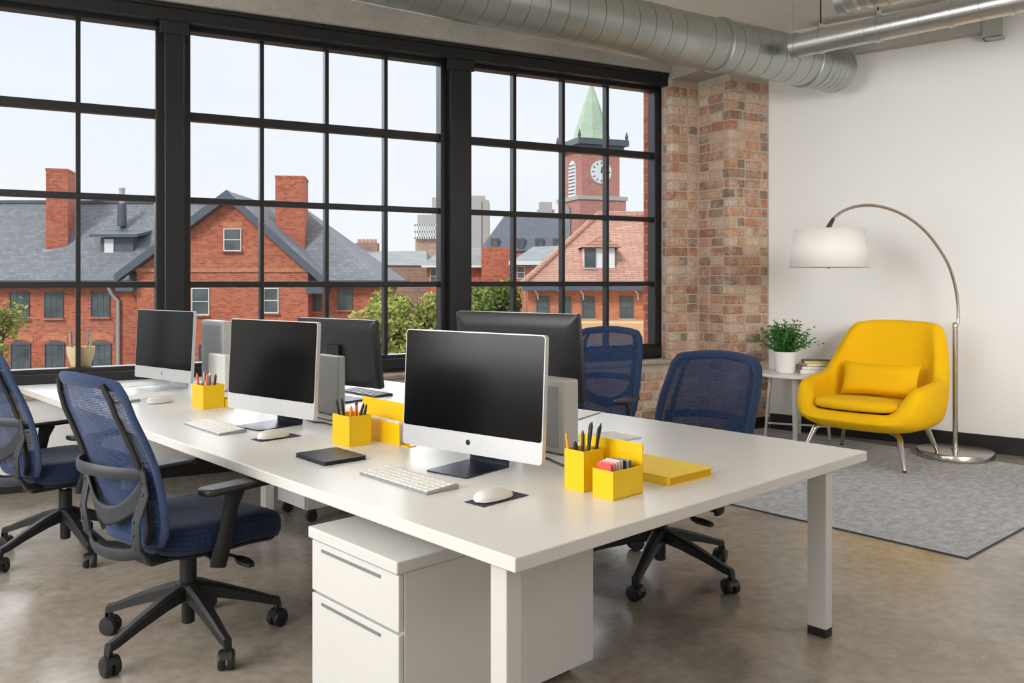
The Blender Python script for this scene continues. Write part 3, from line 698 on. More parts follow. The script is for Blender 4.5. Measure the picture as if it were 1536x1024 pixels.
q3 = on(524,671,DT)
cup('pencil_cup', 'yellow pencil cup before the yellow letter sorter', q3, .145, .118, .138)
ls = thing('letter_sorter', 'yellow letter sorter behind the middle pencil cup', 'letter sorter', on(599,669,DT), radians(-48))
MB().box(-.40,0,.055,.060,0,.185).build('back_panel', M['yellow'], ls, bevel=.0015)
MB().box(-.40,0,0,.005,0,.10).build('front_panel', M['yellow'], ls, bevel=.0015)
MB().box(-.40,0,.005,.055,0,.005).box(-.1,.055,.01,.055,0,.004).build('base_plate', M['yellow'], ls)
tag(MB().box(-.34,-.03,-.012,.012,0,.098).build('letter', M['paper'], loc=ls.location+Vector((.73*.03,.683*.03,.0055)), rz=radians(-48)), 'white papers standing inside the yellow letter sorter', 'paper')
q1 = on(304.8,614,DT)
cup('pencil_cup', 'yellow pencil cup in front of the short white box near the windows', q1, .16, .13, .138)
tr1 = thing('clip_tray', 'low yellow tray touching the pencil cup near the windows', 'tray', q1+DV*.136, TH)
MB().box(-.12,.012,0,.004,0,.045).box(-.12,.012,.05,.054,0,.045).box(-.12,-.116,.004,.05,0,.045).box(.008,.012,.004,.05,0,.045).build('tray_wall', M['yellow'], tr1)
MB().box(-.116,.008,.004,.05,0,.004).build('tray_floor', M['yellow'], tr1)
PC = {}
def pmat(c):
    if c not in PC: PC[c] = mat('pen %d %d %d' % c, c, .45)
    return PC[c]
def pen(name, label, base, tip, col, r=.0045, capc=None, group=None, cat='pen'):
    base, tip = Vector(base), Vector(tip); d = tip-base
    t = thing(name, label, cat, base, group=group)
    MB().tube([d*0, d*.72], r, 8).build('barrel', pmat(col), t, smooth=60)
    MB().tube([d*.72, d*.93, d*1.0], [r*1.15, r*1.1, r*.35], 8).build('tip' if cat == 'pencil' else 'cap', pmat(capc or col), t, smooth=60)
    return t
def incup(org, a, b, z): return org + Vector((.683,-.73,0))*a + Vector((.73,.683,0))*b + Vector((0,0,z))
G = 'pens in the tall yellow cup'
BK = (22,22,24)
for a, b, ta, tb, hh, nm, col, cap, lb, ct in [
    (-.075,.03,-.092,.005,.20,'pencil',(238,232,220),(238,160,30),'white pencil with orange end in the tall yellow cup','pencil'),
    (-.065,.05,-.07,.03,.17,'marker_pen',BK,BK,'short thick black marker in the tall yellow cup','pen'),
    (-.05,.045,-.05,.05,.21,'ballpoint_pen',(52,60,66),(70,80,84),'grey pen in the tall yellow cup','pen'),
    (-.04,.055,-.036,.075,.235,'felt_pen',BK,BK,'black pen leaning a little in the tall yellow cup','pen'),
    (-.035,.04,-.028,.075,.24,'felt_pen',BK,BK,'upright black pen, tallest of the tall yellow cup','pen'),
    (-.03,.06,-.008,.102,.235,'felt_pen',BK,BK,'black pen leaning farthest out of the tall yellow cup','pen'),
    (-.022,.075,-.004,.085,.225,'felt_pen',BK,BK,'second leaning black pen of the tall yellow cup','pen'),
    (-.06,.07,-.066,.07,.20,'pencil',(230,196,150),(240,190,60),'tan pencil behind the black pens of the tall cup','pencil')]:
    pen(nm, lb, incup(TC,a,b,.006), incup(TC,ta,tb,hh), col, .0055 if nm != 'marker_pen' else .008, cap, G, ct)
G = 'pens in the middle pencil cup'
for a, b, ta, tb, hh, nm, col, cap, lb, ct in [
    (-.11,.04,-.125,.01,.205,'felt_pen',(24,40,40),(24,40,40),'dark green pen leaning in the middle pencil cup','pen'),
    (-.10,.05,-.112,.03,.21,'felt_pen',BK,BK,'black pen leaning back in the middle pencil cup','pen'),
    (-.08,.05,-.07,.055,.175,'paintbrush',(236,150,30),(236,150,30),'orange brush in the middle pencil cup','pen'),
    (-.06,.06,-.05,.07,.18,'highlighter',(240,120,40),(240,90,30),'orange highlighter in the middle pencil cup','pen'),
    (-.05,.05,-.02,.09,.19,'felt_pen',BK,BK,'black pen leaning over the edge of the middle pencil cup','pen'),
    (-.03,.07,-.012,.10,.185,'felt_pen',(40,40,42),BK,'second black pen by the edge of the middle pencil cup','pen'),
    (-.07,.08,-.065,.08,.20,'scissor_blade',(120,120,120),BK,'thin grey pen upright in the middle pencil cup','pen')]:
    pen(nm if nm != 'scissor_blade' else 'ballpoint_pen', lb, incup(q3,a,b,.006), incup(q3,ta,tb,hh), col, .006, cap, G, ct)
G = 'pencils in the cup near the windows'
for a, b, ta, tb, hh, nm, col, cap, lb, ct in [
    (-.12,.04,-.14,.02,.20,'marker_pen',(226,110,60),(226,110,60),'orange marker leaning in the cup near the windows','pen'),
    (-.10,.05,-.10,.05,.21,'pencil',(150,70,40),(220,190,150),'brown pencil in the cup near the windows','pencil'),
    (-.08,.05,-.085,.05,.215,'pencil',(226,200,150),(90,80,70),'tan pencil in the cup near the windows','pencil'),
    (-.065,.05,-.06,.05,.205,'pencil',(226,110,120),(226,110,120),'pink pencil in the cup near the windows','pencil'),
    (-.05,.06,-.045,.06,.21,'pencil',(236,206,140),(236,206,140),'pale yellow pencil in the cup near the windows','pencil'),
    (-.035,.07,-.02,.085,.20,'felt_pen',(40,42,50),(40,42,50),'dark pen in the cup near the windows','pen'),
    (-.03,.05,-.03,.05,.195,'felt_pen',(90,96,120),(90,96,120),'blue grey pen in the cup near the windows','pen')]:
    pen(nm, lb, incup(q1,a,b,.006), incup(q1,ta,tb,hh), col, .0065, cap, G, ct)
cols = [((230,90,90),'red'),((240,150,160),'pink'),((236,210,190),'peach'),((232,228,220),'white'),((222,216,204),'cream'),((40,44,52),'black'),((214,208,196),'beige'),((90,110,150),'blue'),((240,170,40),'orange'),((50,50,50),'charcoal')]
for i, (c, nmn) in enumerate(cols):
    y = .016+.0135*i; hh = .128-.002*abs(i-3)-(.02 if i > 7 else 0)
    cd_ = MB().box(-.078,-.016,-.002,.002,0,hh-.005).build('index_card', pmat(c), loc=incup(q2,0,y,.0055), rz=TH)
    cd_.rotation_euler = (radians((4-i)*1.1),0,TH)
    tag(cd_, '%s card standing in the low box of the yellow organizer' % nmn, 'card', 'cards in the yellow organizer')

# papers and cables
def sheet(label, loc, rz, n=1, w=.21, d=.297):
    t = MB()
    for i in range(n): t.box(-w/2+.004*sin(i*2.1), w/2+.004*sin(i*2.1), -d/2, d/2, .0015*i, .0015*i+.0012)
    return tag(t.build('paper_sheet', M['paper'], loc=loc, rz=rz), label, 'paper')
sheet('pile of white papers on the desk below the farther facing chair', Vector((.34,4.80,DT)), radians(-30), 5)
sheet('loose white papers behind the yellow organizer panel', on(905,657,DT), radians(-55), 3)
sheet('white paper sheet beside the keyboard near the windows', on(226,592,DT), radians(-35), 1, .2, .28)
sheet('white paper lying behind the keyboard near the windows', on(196,577,DT), radians(-45), 2, .25, .3)
def cable(label, pts, r=.004):
    P = [Vector(p) for p in pts]; path = []
    for i in range(len(P)-1):
        a, b, c, d = P[max(i-1,0)], P[i], P[i+1], P[min(i+2,len(P)-1)]
        for k in range(8):
            s = k/8; path.append(.5*((2*b)+(c-a)*s+(2*a-5*b+4*c-d)*s*s+(3*b-a-3*c+d)*s**3))
    path.append(P[-1]); z = path[0]
    return tag(MB().tube([p-z for p in path], r, 8).build('power_cable', M['plastic'], loc=z, smooth=60), label, 'cable')
cable('black cable trailing from the middle computer', [on(452,624,DT+.005), on(470,632,DT+.005), on(487,634,DT+.005), on(510,640,DT+.005)])
cable('second black cable looping behind the middle computer', [on(455,620,DT+.013), on(474,625,DT+.013), on(494,630,DT+.013), on(515,632,DT+.013)])
cable('black cable trailing behind the largest computer', [on(800,688,DT+.005), on(820,687,DT+.005), on(832,692,DT+.005), on(848,699,DT+.005)])
# ------------------------------------------------------------------ lounge corner
AZ = radians(-45)
ac = thing('lounge_armchair', 'yellow upholstered lounge armchair with high curved back on metal legs', 'armchair', (3.01,7.16,.0135), AZ)
ac.scale = (1.16,1.12,1.02)
def sstep(x): x = max(0,min(1,x)); return x*x*(3-2*x)
def rim_z(phi):
    a = abs(phi)
    if a < radians(38): return 1.115-.02*(a/radians(38))**2
    if a < radians(82): return 1.095+(.665-1.095)*sstep((a-radians(38))/radians(44))
    if a < radians(112): return .665-.035*((a-radians(82))/radians(30))
    if a < radians(152): return .63+(.425-.63)*sstep((a-radians(112))/radians(40))
    return .425
def plan(phi, k=1):
    e = 2/2.9; cx, cy = sin(phi), cos(phi)
    return math.copysign(abs(cx)**e,cx)*.47*k, math.copysign(abs(cy)**e,cy)*.44*k
def shell(phi, z, k):
    x, y = plan(phi, k); back = max(0, cos(phi))
    g = max(0, z-.42)
    y += .24*g*max(0,min(1,(y+.25)/.5)); x *= 1-.12*max(0,z-.62)*back
    return Vector((x,y,z))
NA = 72
def shellring(fn): return [fn(-pi+2*pi*i/NA) for i in range(NA)]
rings = [shellring(lambda p: shell(p,.250,.10)), shellring(lambda p: shell(p,.252,.50)), shellring(lambda p: shell(p,.268,.76)), shellring(lambda p: shell(p,.315,.93))]
for q in (.15,.4,.65,.88): rings.append(shellring(lambda p: shell(p,.33+(rim_z(p)-.05-.33)*q, .965+.05*sin(pi*min(1,q*.9)))))
rings.append(shellring(lambda p: shell(p,rim_z(p)-.045,.985)))
rings.append(shellring(lambda p: shell(p,rim_z(p)-.012,.955)))
rings.append(shellring(lambda p: shell(p,rim_z(p),.885)))
rings.append(shellring(lambda p: shell(p,rim_z(p)-.012,.815)))
rings.append(shellring(lambda p: shell(p,rim_z(p)-.05,.785)))
for q in (.7,.4,.12): rings.append(shellring(lambda p: shell(p,.39+(rim_z(p)-.05-.39)*q,.775-.03*(1-q))))
rings += [shellring(lambda p: shell(p,.385,.66)), shellring(lambda p: shell(p,.38,.35)), shellring(lambda p: shell(p,.38,.08))]
MB().loft(rings).build('seat_shell', M['upholstery'], ac, smooth=80, sub=1)
def pad(k, z, n=40):
    out = []
    for i in range(n):
        a = 2*pi*i/n; x = math.copysign(abs(cos(a))**.75,cos(a))*.315*k; y = math.copysign(abs(sin(a))**.75,sin(a))*.33*k-.115
        out.append(Vector((x, y, z+.02*(-y-.1)/.3+(.012 if False else 0))))
    return out
MB().loft([pad(.9,.405),pad(.985,.425),pad(1,.450),pad(.985,.475),pad(.92,.492),pad(.7,.502),pad(.3,.506),pad(.05,.506)]).build('seat_cushion', M['upholstery'], ac, smooth=70, sub=1)
def pill(a, b, side):
    s, t_ = 2*a-1, 2*b-1
    e = (1-abs(s)**4)*(1-abs(t_)**4); th = .075*max(0,e)**.45*side
    x = s*(.265+.015*t_*t_); z = t_*(.125+.018*s*s)
    y0, z0 = .165, .625
    cy, sy = cos(radians(-16)), sin(radians(-16))
    yy, zz = th, z
    return Vector((x, y0+yy*cy-zz*sy, z0+yy*sy+zz*cy))
pl = MB().surf(lambda a,b: pill(a,b,1),18,12).surf(lambda a,b: pill(a,b,-1),18,12)
pl.build('back_pillow', M['upholstery'], ac, smooth=80)
for sx, sy in ((-1,-1),(1,-1),(-1,1),(1,1)):
    lg = MB().tube([(sx*.27,sy*.24,.262),(sx*.30,sy*.265,.24),(sx*.36,sy*.345,0.012)],[.020,.020,.013],14).build('chair_leg', M['chrome'], ac, smooth=50)
    MB().tube([(sx*.361,sy*.346,.012),(sx*.3625,sy*.348,0)],.0135,14).build('foot_cap', M['plastic'], lg)
MB().tube([(-.27,-.24,.255),(.27,.24,.255)],(.018,.01),8,up=(0,0,1)).tube([(.27,-.24,.255),(-.27,.24,.255)],(.018,.01),8,up=(0,0,1)).build('cross_frame', M['chrome'], ac)

# arc lamp
lp = at(1433,686,7.22); LB = Vector((lp.x, lp.y, .0))
lamp = thing('arc_floor_lamp', 'arching steel floor lamp with white drum shade beside the yellow armchair', 'floor lamp', (LB.x,LB.y,.009))
MB().lathe([(.285,0),(.298,.004),(.298,.05),(.292,.058),(.02,.06)],48).build('lamp_base', M['chrome'], lamp, smooth=40)
MB().lathe([(.032,.06),(.032,.075),(.02,.08)],20).build('base_collar', M['chrome'], lamp, smooth=40)
MB().tube([(0,0,.07),(0,0,1.12)],.022,18).tube([(0,0,1.10),(0,0,1.125),(0,0,1.135)],[.025,.025,.017],18).build('lamp_pole', M['chrome'], lamp, smooth=50)
SH = at(1243,372,7.05)
dpth = lambda px: LB.y + (SH.y-LB.y)*max(0,min(1,(1437-px)/(1437-1243)))
arcpx = [(1437,490),(1437,460),(1433,430),(1424,400),(1410,375),(1391,350),(1368,330),(1342,316),(1314,308.5),(1288,309),(1266,316),(1250,328),(1243.5,340)]
pts = []
for i in range(len(arcpx)-1):
    a, b, c, d = arcpx[max(i-1,0)], arcpx[i], arcpx[i+1], arcpx[min(i+2,len(arcpx)-1)]
    for k in range(4):
        s = k/4; q = [.5*((2*b[j])+(c[j]-a[j])*s+(2*a[j]-5*b[j]+4*c[j]-d[j])*s*s+(3*b[j]-a[j]-3*c[j]+d[j])*s**3) for j in (0,1)]
        pts.append(at(q[0],q[1],dpth(q[0])))
pts.append(at(1243,342,SH.y)); B0 = Vector((LB.x,LB.y,.009)); pts = [p-B0 for p in pts]; pts[0].x = pts[0].y = 0
MB().tube(pts,.013,14).build('lamp_arm', M['chrome'], lamp, smooth=60)
sc = SH-B0; zt, zb = at(0,344,SH.y).z-B0.z, at(0,401,SH.y).z-B0.z
MB().tube([pts[-5],pts[-2],pts[-1],Vector((sc.x,sc.y,zt-.02))],[.014,.02,.024,.02],14).build('lamp_socket', M['greyplastic'], lamp, smooth=50)
MB().lathe([(.272,zt),(.312,zb)],64,(sc.x,sc.y,0),cap=False).build('lamp_shade', M['shade'], lamp, smooth=60, solid=.004)
MB().lathe([(.30,zb+.012),(.30,zb+.010)],48,(sc.x,sc.y,0)).lathe([(.268,zt-.006),(.268,zt-.004)],48,(sc.x,sc.y,0)).build('shade_diffuser', M['shade'], lamp)
MB().lathe([(.006,zb+.012),(.011,zb-.004),(.006,zb-.010)],12,(sc.x,sc.y,0)).build('finial', M['chrome'], lamp, smooth=60)

# side table, plant, books
st = thing('side_table', 'round white side table between brick pier and yellow armchair', 'side table', (2.70,8.08,.0105), .4)
st.scale = (1,1,1.035)
MB().lathe([(.36,.57),(.37,.575),(.37,.592),(.365,.597)],56).build('table_top', M['white'], st, smooth=40)
for k in range(4):
    a = pi/4+k*pi/2; c, s = cos(a), sin(a)
    MB().tube([(c*.24,s*.24,.57),(c*.265,s*.265,.3),(c*.29,s*.29,0)],[(.034,.018),(.028,.016),(.02,.013)],8,up=(c,s,0)).build('table_leg', M['whitep'], st, smooth=40)
MB().tube([(-.19,-.19,.12),(.19,.19,.12)],.009,8).tube([(.19,-.19,.12),(-.19,.19,.12)],.009,8).tube([(-.2,-.2,.55),(.2,.2,.55)],.014,8).build('stretcher', M['whitep'], st)
TT = .629
pp_ = at(1178,557,8.06)
pt = thing('potted_plant', 'bushy green plant in a white pot on the side table', 'plant', (pp_.x,pp_.y,TT))
MB().lathe([(.076,0),(.082,.004),(.108,.195),(.108,.20),(.102,.20),(.099,.17),(.01,.165)],40).build('pot', M['pot'], pt, smooth=40)
MB().lathe([(.099,.166),(.07,.176),(.01,.18)],24).build('soil', M['soil'], pt)
fol, stm = MB(), MB(); R = random.Random(3)
for i in range(230):
    a = R.uniform(0,2*pi); el = R.uniform(.15,1)**.8; sp = (1-el)*.55+.05
    L = R.uniform(.17,.335)*(1-.25*abs(el-.6)); p = Vector((.06*cos(a)*R.random(),.06*sin(a)*R.random(),.175)); d = Vector((cos(a)*sp,sin(a)*sp,el)).normalized()
    path = [p.copy()]
    for k in range(7):
        p = p+d*L/7; d = (d+Vector((R.uniform(-.12,.12),R.uniform(-.12,.12),-.05+R.uniform(-.05,.08)))).normalized(); path.append(p.copy())
        for m_ in range(3):
            b = R.uniform(0,2*pi); sd = Vector((cos(b),sin(b),R.uniform(.0,.7))).normalized(); ll = R.uniform(.018,.034)
            up = d.cross(sd).normalized()*ll*.22; tip = p+(sd*.8+d*.6).normalized()*ll; mid = (p+tip)/2
            fol.add([p,mid+up,tip,mid-up],[(0,1,2,3)])
    if i % 3 == 0: stm.tube(path,.0018,4)
fol.build('foliage', M['leafpot'], pt, recalc=False); stm.build('stem', M['leafpot'], pt)
bz = TT; bx = Vector((2.88,8.07,0))
for i, (w, d, hh, cov, ang, lb) in enumerate([(.34,.24,.036,(206,206,208),-8,'grey book at the bottom of the stack on the side table'),
        (.335,.235,.032,(150,128,122),-5,'brown grey book second from the bottom of the stack on the side table'),
        (.28,.20,.022,(222,216,190),4,'thin pale book under the top book on the side table'),
        (.27,.20,.026,(46,62,66),-12,'dark green book with yellow edge on top of the stack on the side table')]):
    b = thing('stacked_book', lb, 'book', bx+Vector((.005*i,.004*i,bz)), radians(ang), 'books stacked on the side table')
    cm = mat('book cover %d' % i, cov, .5)
    MB().box(-w/2,w/2,-d/2,d/2,0,.003).box(-w/2,w/2,-d/2,d/2,hh-.003,hh).box(-w/2,-w/2+.003,-d/2,d/2,.001,hh-.001).build('cover', cm, b)
    MB().box(-w/2+.003,w/2-.004,-d/2+.004,d/2-.004,.003,hh-.003).build('page_block', M['paper'] if i != 3 else pmat((230,200,70)), b)
    bz += hh+.0004

# ------------------------------------------------------------------ outside the windows
GZ = -8.0
struct(MB().box(-160,160,11,330,GZ-.2,GZ).build('outside_ground', M['xfield']), 'ground far below the windows', 'ground')
cu = thing('paper_cup', 'tan tapered cup of paper strips on the ledge outside the first window', 'cup', WP(-.015,-.135,.79))
MB().lathe([(.05,0),(.054,.004),(.07,.06),(.096,.15),(.1,.2),(.095,.2),(.06,.02),(.01,.012)],28).build('cup_body', M['tan'], cu, smooth=50)
for k, (a, c) in enumerate(((.3,(226,190,130)),(1.2,(120,170,190)),(2.2,(230,200,150)),(3.3,(236,226,210)),(4.1,(110,150,160)),(5.2,(226,190,130)))):
    MB().tube([(.04*cos(a),.04*sin(a),.03),(.072*cos(a),.072*sin(a),.22+.012*(k%3)),(.078*cos(a+.1),.078*sin(a+.1),.30+.012*((k*2)%3))],(.014,.002),6).build('paper_strip', pmat(c), cu)

def ext_window(parent, x0, x1, z0, z1, y, sill=True, fm='xtrim', bars=(2,2), arch=0, lintel=None):
    "a sash window on a wall whose face is at local y; local -y looks at the camera"
    w = x1-x0; h = z1-z0; t = max(.035, w*.05); mb = MB()
    mb.box(x0-t,x0,y-.06,y+.05,z0-t,z1+t).box(x1,x1+t,y-.06,y+.05,z0-t,z1+t).box(x0,x1,y-.06,y+.05,z1,z1+t).box(x0,x1,y-.06,y+.05,z0-t,z0)
    mb.box(x0,x1,y-.045,y+.02,z0+h*.5-t*.5,z0+h*.5+t*.5)
    for k in range(1,bars[0]):
        mb.box(x0+w*k/bars[0]-t*.25,x0+w*k/bars[0]+t*.25,y-.035,y+.01,z0,z1)
    for zz in (.25,.75):
        if bars[1] > 1: mb.box(x0,x1,y-.035,y+.01,z0+h*zz-t*.22,z0+h*zz+t*.22)
    f = mb.build('window_frame', M[fm], parent)
    MB().box(x0,x1,y-.022,y-.015,z0,z1).build('pane', M['xglass'], f)
    if sill: MB().box(x0-t*2.5,x1+t*2.5,y-.16,y,z0-t*2.6,z0-t).build('window_sill', M['xbrickO'] if sill == 1 else M['xstone'], f, uv=True)
    if lintel: MB().box(x0-t*3,x1+t*3,y-.02,y+.0,z1+t,z1+t+lintel).build('lintel', M['xbrickO'], f, uv=True)
    if arch:
        pts = [(x0-t+(w+2*t)*k/10, z1+t*.6+arch*sin(pi*k/10)) for k in range(11)]
        MB().prism(pts+[(x1+t,z1-.02),(x0-t,z1-.02)], -.02-y, -y+.07, XZ).build('arch_head', M['xtrim'], f)
    return f
# --- the long red brick building with a gable
Yb = 40.0
def bx_(px, Y=Yb): return (px-768)/F*Y
def bz_(py, Y=Yb): return H-(py-HZ)/F*Y
bb = thing('brick_building', 'long red brick building with slate roof and gable across the street', 'building', (0,0,GZ))
def g(z): return z-GZ                      # parent sits on the ground
zE = bz_(411); zR = bz_(304,44.4); xL = -42; xR = bx_(558); Yr = 44.4; Yk = 48.8
MB().box(xL,xR,Yb,Yk,0,g(zE)).build('main_wall', M['xbrick'], bb, uv=True)
ov = .5; xe = bx_(575); xr = bx_(446,Yr)
slopef = (zR-zE)/(Yr-Yb)
rf = MB(); ze = zE-slopef*ov+.1
rf.add([(xL,Yb-ov,g(ze)),(xe,Yb-ov,g(ze)),(xr,Yr,g(zR)),(xL,Yr,g(zR)),(xe,Yk+ov,g(ze)),(xL,Yk+ov,g(ze))],[(0,1,2,3),(1,4,2),(3,2,4,5),(0,5,4,1)])
rf.build('slate_roof', M['slate'], bb, uv=True)
MB().box(xL,xe,Yb-ov-.1,Yb-ov+.12,g(ze)-.22,g(ze)+.04).build('gutter', M['xtrim'], bb)
MB().box(xe-.05,xe+.1,Yb-ov,Yk+ov,g(ze)-.2,g(ze)+.04).build('gutter', M['xtrim'], bb)
MB().box(xL,xr,Yr-.15,Yr+.15,g(zR)-.05,g(zR)+.12).build('ridge_cap', M['xtrim'], bb)
# gable
Yg = 39.0; xa, xg0, xg1 = bx_(345,Yg), bx_(205,Yg), bx_(462,Yg); za, zs = bz_(300,Yg), bz_(405,Yg)
hw = (xg1-xg0)/2
MB().prism([(xg0,0),(xg1,0),(xg1,g(zs)),(xa,g(za)),(xg0,g(zs))], -(Yg+3.5), -Yg, XZ).build('gable_wall', M['xbrick'], bb, uv=True)
gr = MB(); o = .75; t = .28
for sx, xx in ((-1,xg0),(1,xg1)):
    sl = (za-zs)/abs(xx-xa); xo = xx+sx*o; zo = zs-sl*o
    for y0, y1, tt in ((Yg-.45, 46, .16),):
        gr.add([(xa,y0,g(za)+.22+tt),(xo,y0,g(zo)+.22+tt),(xo,y1,g(zo)+.22+tt),(xa,y1,g(za)+.22+tt)],[(0,1,2,3)])
gr.build('gable_roof', M['slate'], bb, uv=True)
for sx, xx in ((-1,xg0),(1,xg1)):
    sl = (za-zs)/abs(xx-xa); xo = xx+sx*(o+.05); zo = zs-sl*(o+.05)
    MB().prism([(xa,g(za)+.42),(xo,g(zo)+.42),(xo,g(zo)+.02),(xa,g(za)-.02)], -(Yg-.1), -(Yg-.5), XZ).build('barge_board', M['xtrim'], bb)
    MB().box(min(xx,xo),max(xx,xo),Yg-.4,Yg+1.2,g(zo)-.35,g(zo)+.12).build('eave_return', M['xtrim'], bb)
MB().box(xg0-.02,xg1+.02,Yg-.06,Yg,g(bz_(408,Yg)),g(bz_(402,Yg))).build('string_course', M['xbrickO'], bb, uv=True)
ext_window(bb, bx_(337,Yg), bx_(361,Yg), g(bz_(375,Yg)), g(bz_(344,Yg)), Yg, True, 'xwhite', (1,1), lintel=.3)
for a, b, y0, y1 in ((289,313,471,433),(397,417,468,433)):
    ext_window(bb, bx_(a,Yg), bx_(b,Yg), g(bz_(y0,Yg)), g(bz_(y1,Yg)), Yg, True, 'xwhite', (1,1))
for a, b, y0, y1 in ((462,480,466,434),(508,528,464,434),(-62,-36,478,439),(-10,-36+50,478,439),(16,43,477,439),(68,94,476,439),(138,164,474,438)):
    if b > a and b-a > 10 and a != -10: ext_window(bb, bx_(a), bx_(b), g(bz_(y0)), g(bz_(y1)), Yb, 1, 'xtrim', (3 if b < 300 else 2,2))
for a, b in ((-62,-34),(18,45),(69,96),(139,166)):
    ext_window(bb, bx_(a), bx_(b), g(bz_(560)), g(bz_(516)), Yb, 1, 'xtrim', (3,2), arch=.12)
    w0 = bx_(b)-bx_(a)
    MB().prism([(bx_(a)-.15+(w0+.3)*k/10, g(bz_(514))+.02+.12*sin(pi*k/10)) for k in range(11)]+[(bx_(b)+.15-(w0+.3)*k/10, g(bz_(514))+.32+.16*sin(pi*k/10)) for k in range(11)], -Yb, -(Yb-.03), XZ).build('arch_course', M['xbrickO'], bb, uv=True)
for a, b in ((300,318),(395,418)): ext_window(bb, bx_(a,Yg), bx_(b,Yg), g(bz_(560,Yg)), g(bz_(518,Yg)), Yg, 1, 'xtrim', (2,2))
MB().tube([(bx_(168),Yb-.5,g(ze)-.1),(bx_(172),Yb-.3,g(ze)-.6),(bx_(179),Yb-.12,g(ze)-.9),(bx_(179),Yb-.12,.2)],.09,8).build('downspout', M['xconc'], bb, smooth=50)
def chimney(px0, px1, Y, ytop, ybot, rot, frac):
    x0, x1 = bx_(px0,Y), bx_(px1,Y); w = (x1-x0); xc = (x0+x1)/2
    a = w/(cos(abs(rot))+sin(abs(rot))*frac); b = a*frac
    Mx = Matrix.Translation((xc,Y+b*.5,0)) @ Matrix.Rotation(rot,4,'Z')
    zt = g(bz_(ytop,Y)); z0 = g(bz_(ybot,Y))
    c = MB().box(-a/2,a/2,-b/2,b/2,z0-1.5,zt,Mx).build('chimney_stack', M['xbrick'], bb, uv=True)
    MB().box(-a/2-.02,a/2+.02,-b/2-.02,b/2+.02,zt-.1,zt+.02,Mx).build('chimney_cap', M['xbrick'], c, uv=True)
    MB().box(-a/2-.12,a/2+.12,-b/2-.12,b/2,z0-.15,z0+.12,Mx).build('lead_flashing', M['xconc'], c)
chimney(55,99,41.4,253,378,radians(15),2.0)
chimney(406,456,41.2,264,383,radians(8),1.3)
# dormer, vent pipe
Yd = 41.2; d0, d1 = bx_(151,Yd), bx_(200,Yd); zd0, zd1 = g(bz_(386,Yd)), g(bz_(356,Yd))
dm = MB().box(d0,d1,Yd,Yd+3.2,zd0,zd1).build('dormer', M['xtrim'], bb)
MB().loft([[Vector((d0-.35,Yd-.4,zd1)),Vector((d1+.35,Yd-.4,zd1)),Vector((d1+.35,Yd+4.2,zd1+.75)),Vector((d0-.35,Yd+4.2,zd1+.75))],[Vector((d0-.35,Yd-.4,zd1+.14)),Vector((d1+.35,Yd-.4,zd1+.14)),Vector((d1+.35,Yd+4.2,zd1+.9)),Vector((d0-.35,Yd+4.2,zd1+.9))]]).build('dormer_roof', M['xtrim'], dm)
MB().box(d0+.2,d0+.64,Yd-.05,Yd,zd0+.05,zd1-.08).build('dormer_window', M['xwhite'], dm)
Yv = 42.6; xv = bx_(183,Yv)
vp = MB().lathe([(.22,g(bz_(324,Yv))-.5),(.20,g(bz_(305,Yv)))],14,(xv,Yv,0)).build('vent_pipe', M['xtrim'], bb, smooth=50)
MB().lathe([(.13,g(bz_(308,Yv))),(.13,g(bz_(285,Yv))),(.15,g(bz_(285,Yv))),(.15,g(bz_(282,Yv)))],14,(xv,Yv,0)).build('vent_cap', M['xconc'], vp, smooth=50)

# --- plain blocks further off
def wallblock(p, name, m, px0, px1, ytop, Y, dep, ybot=None, uv=True, back=True):
    z0 = 0 if ybot is None else g(bz_(ybot,Y))
    return MB().box(bx_(px0,Y),bx_(px1,Y),Y,Y+dep,z0,g(bz_(ytop,Y))).build(name, m, p, uv=uv)
def roofwedge(p, name, m, pxs, Y, dep, Yb_=None, uv=True):
    "front eave (px0,y) (px1,y), back ridge (px2,y) (px3,y) dep further off, back eave mirrored"
    (ax,ay),(bx2,by),(cx,cy),(dx,dy) = pxs; Y2 = Y+dep
    A, B, Cc, D = [Vector((bx_(x,YY),YY,g(bz_(y,YY)))) for x, y, YY in ((ax,ay,Y),(bx2,by,Y),(cx,cy,Y2),(dx,dy,Y2))]
    E_, F_ = Vector((B.x,Y2+dep,B.z)), Vector((A.x,Y2+dep,A.z))
    return MB().add([A,B,Cc,D,E_,F_],[(0,1,2,3),(3,2,4,5),(1,4,2),(0,3,5),(0,5,4,1)]).build(name, m, p, uv=uv)
b2 = thing('stone_house', 'low grey roofed house with chimney pots beyond the gable building', 'building', (0,0,GZ))
wallblock(b2,'house_wall',M['xbrown'],536,640,397,68,8); roofwedge(b2,'house_roof',M['greyroof'],[(520,397),(640,398),(640,376),(535,377)],67.8,5)
ch_ = wallblock(b2,'chimney_stack',M['xbrown'],533,566,364,73,1.2,385)
for k in range(5):
    x = bx_(537+6*k,73); MB().lathe([(.17,g(bz_(364,73))),(.13,g(bz_(358,73)))],10,(x,73.6,0)).build('chimney_pot', M['xbrick2'], ch_)
ext_window(b2, bx_(585,70), bx_(598,70), g(bz_(423,70)), g(bz_(403,70)), 70, False, 'xwhite', (1,1))
b3 = thing('brick_tower_block', 'pale brick block with white railings and grey top storey', 'building', (0,0,GZ))
wallblock(b3,'block_wall',M['xbrickpale'],623,690,358,80,8); wallblock(b3,'top_storey',M['xconc'],626,690,322,82,6,360,False)
wallblock(b3,'plant_room',M['xconc'],648,690,296,83,4,325,False)
for yy in (336,346,355): MB().box(bx_(621,79.6),bx_(690,79.6),79.5,79.7,g(bz_(yy+3,79.6)),g(bz_(yy,79.6))).build('railing', M['xwhite'], b3)
rl = MB()
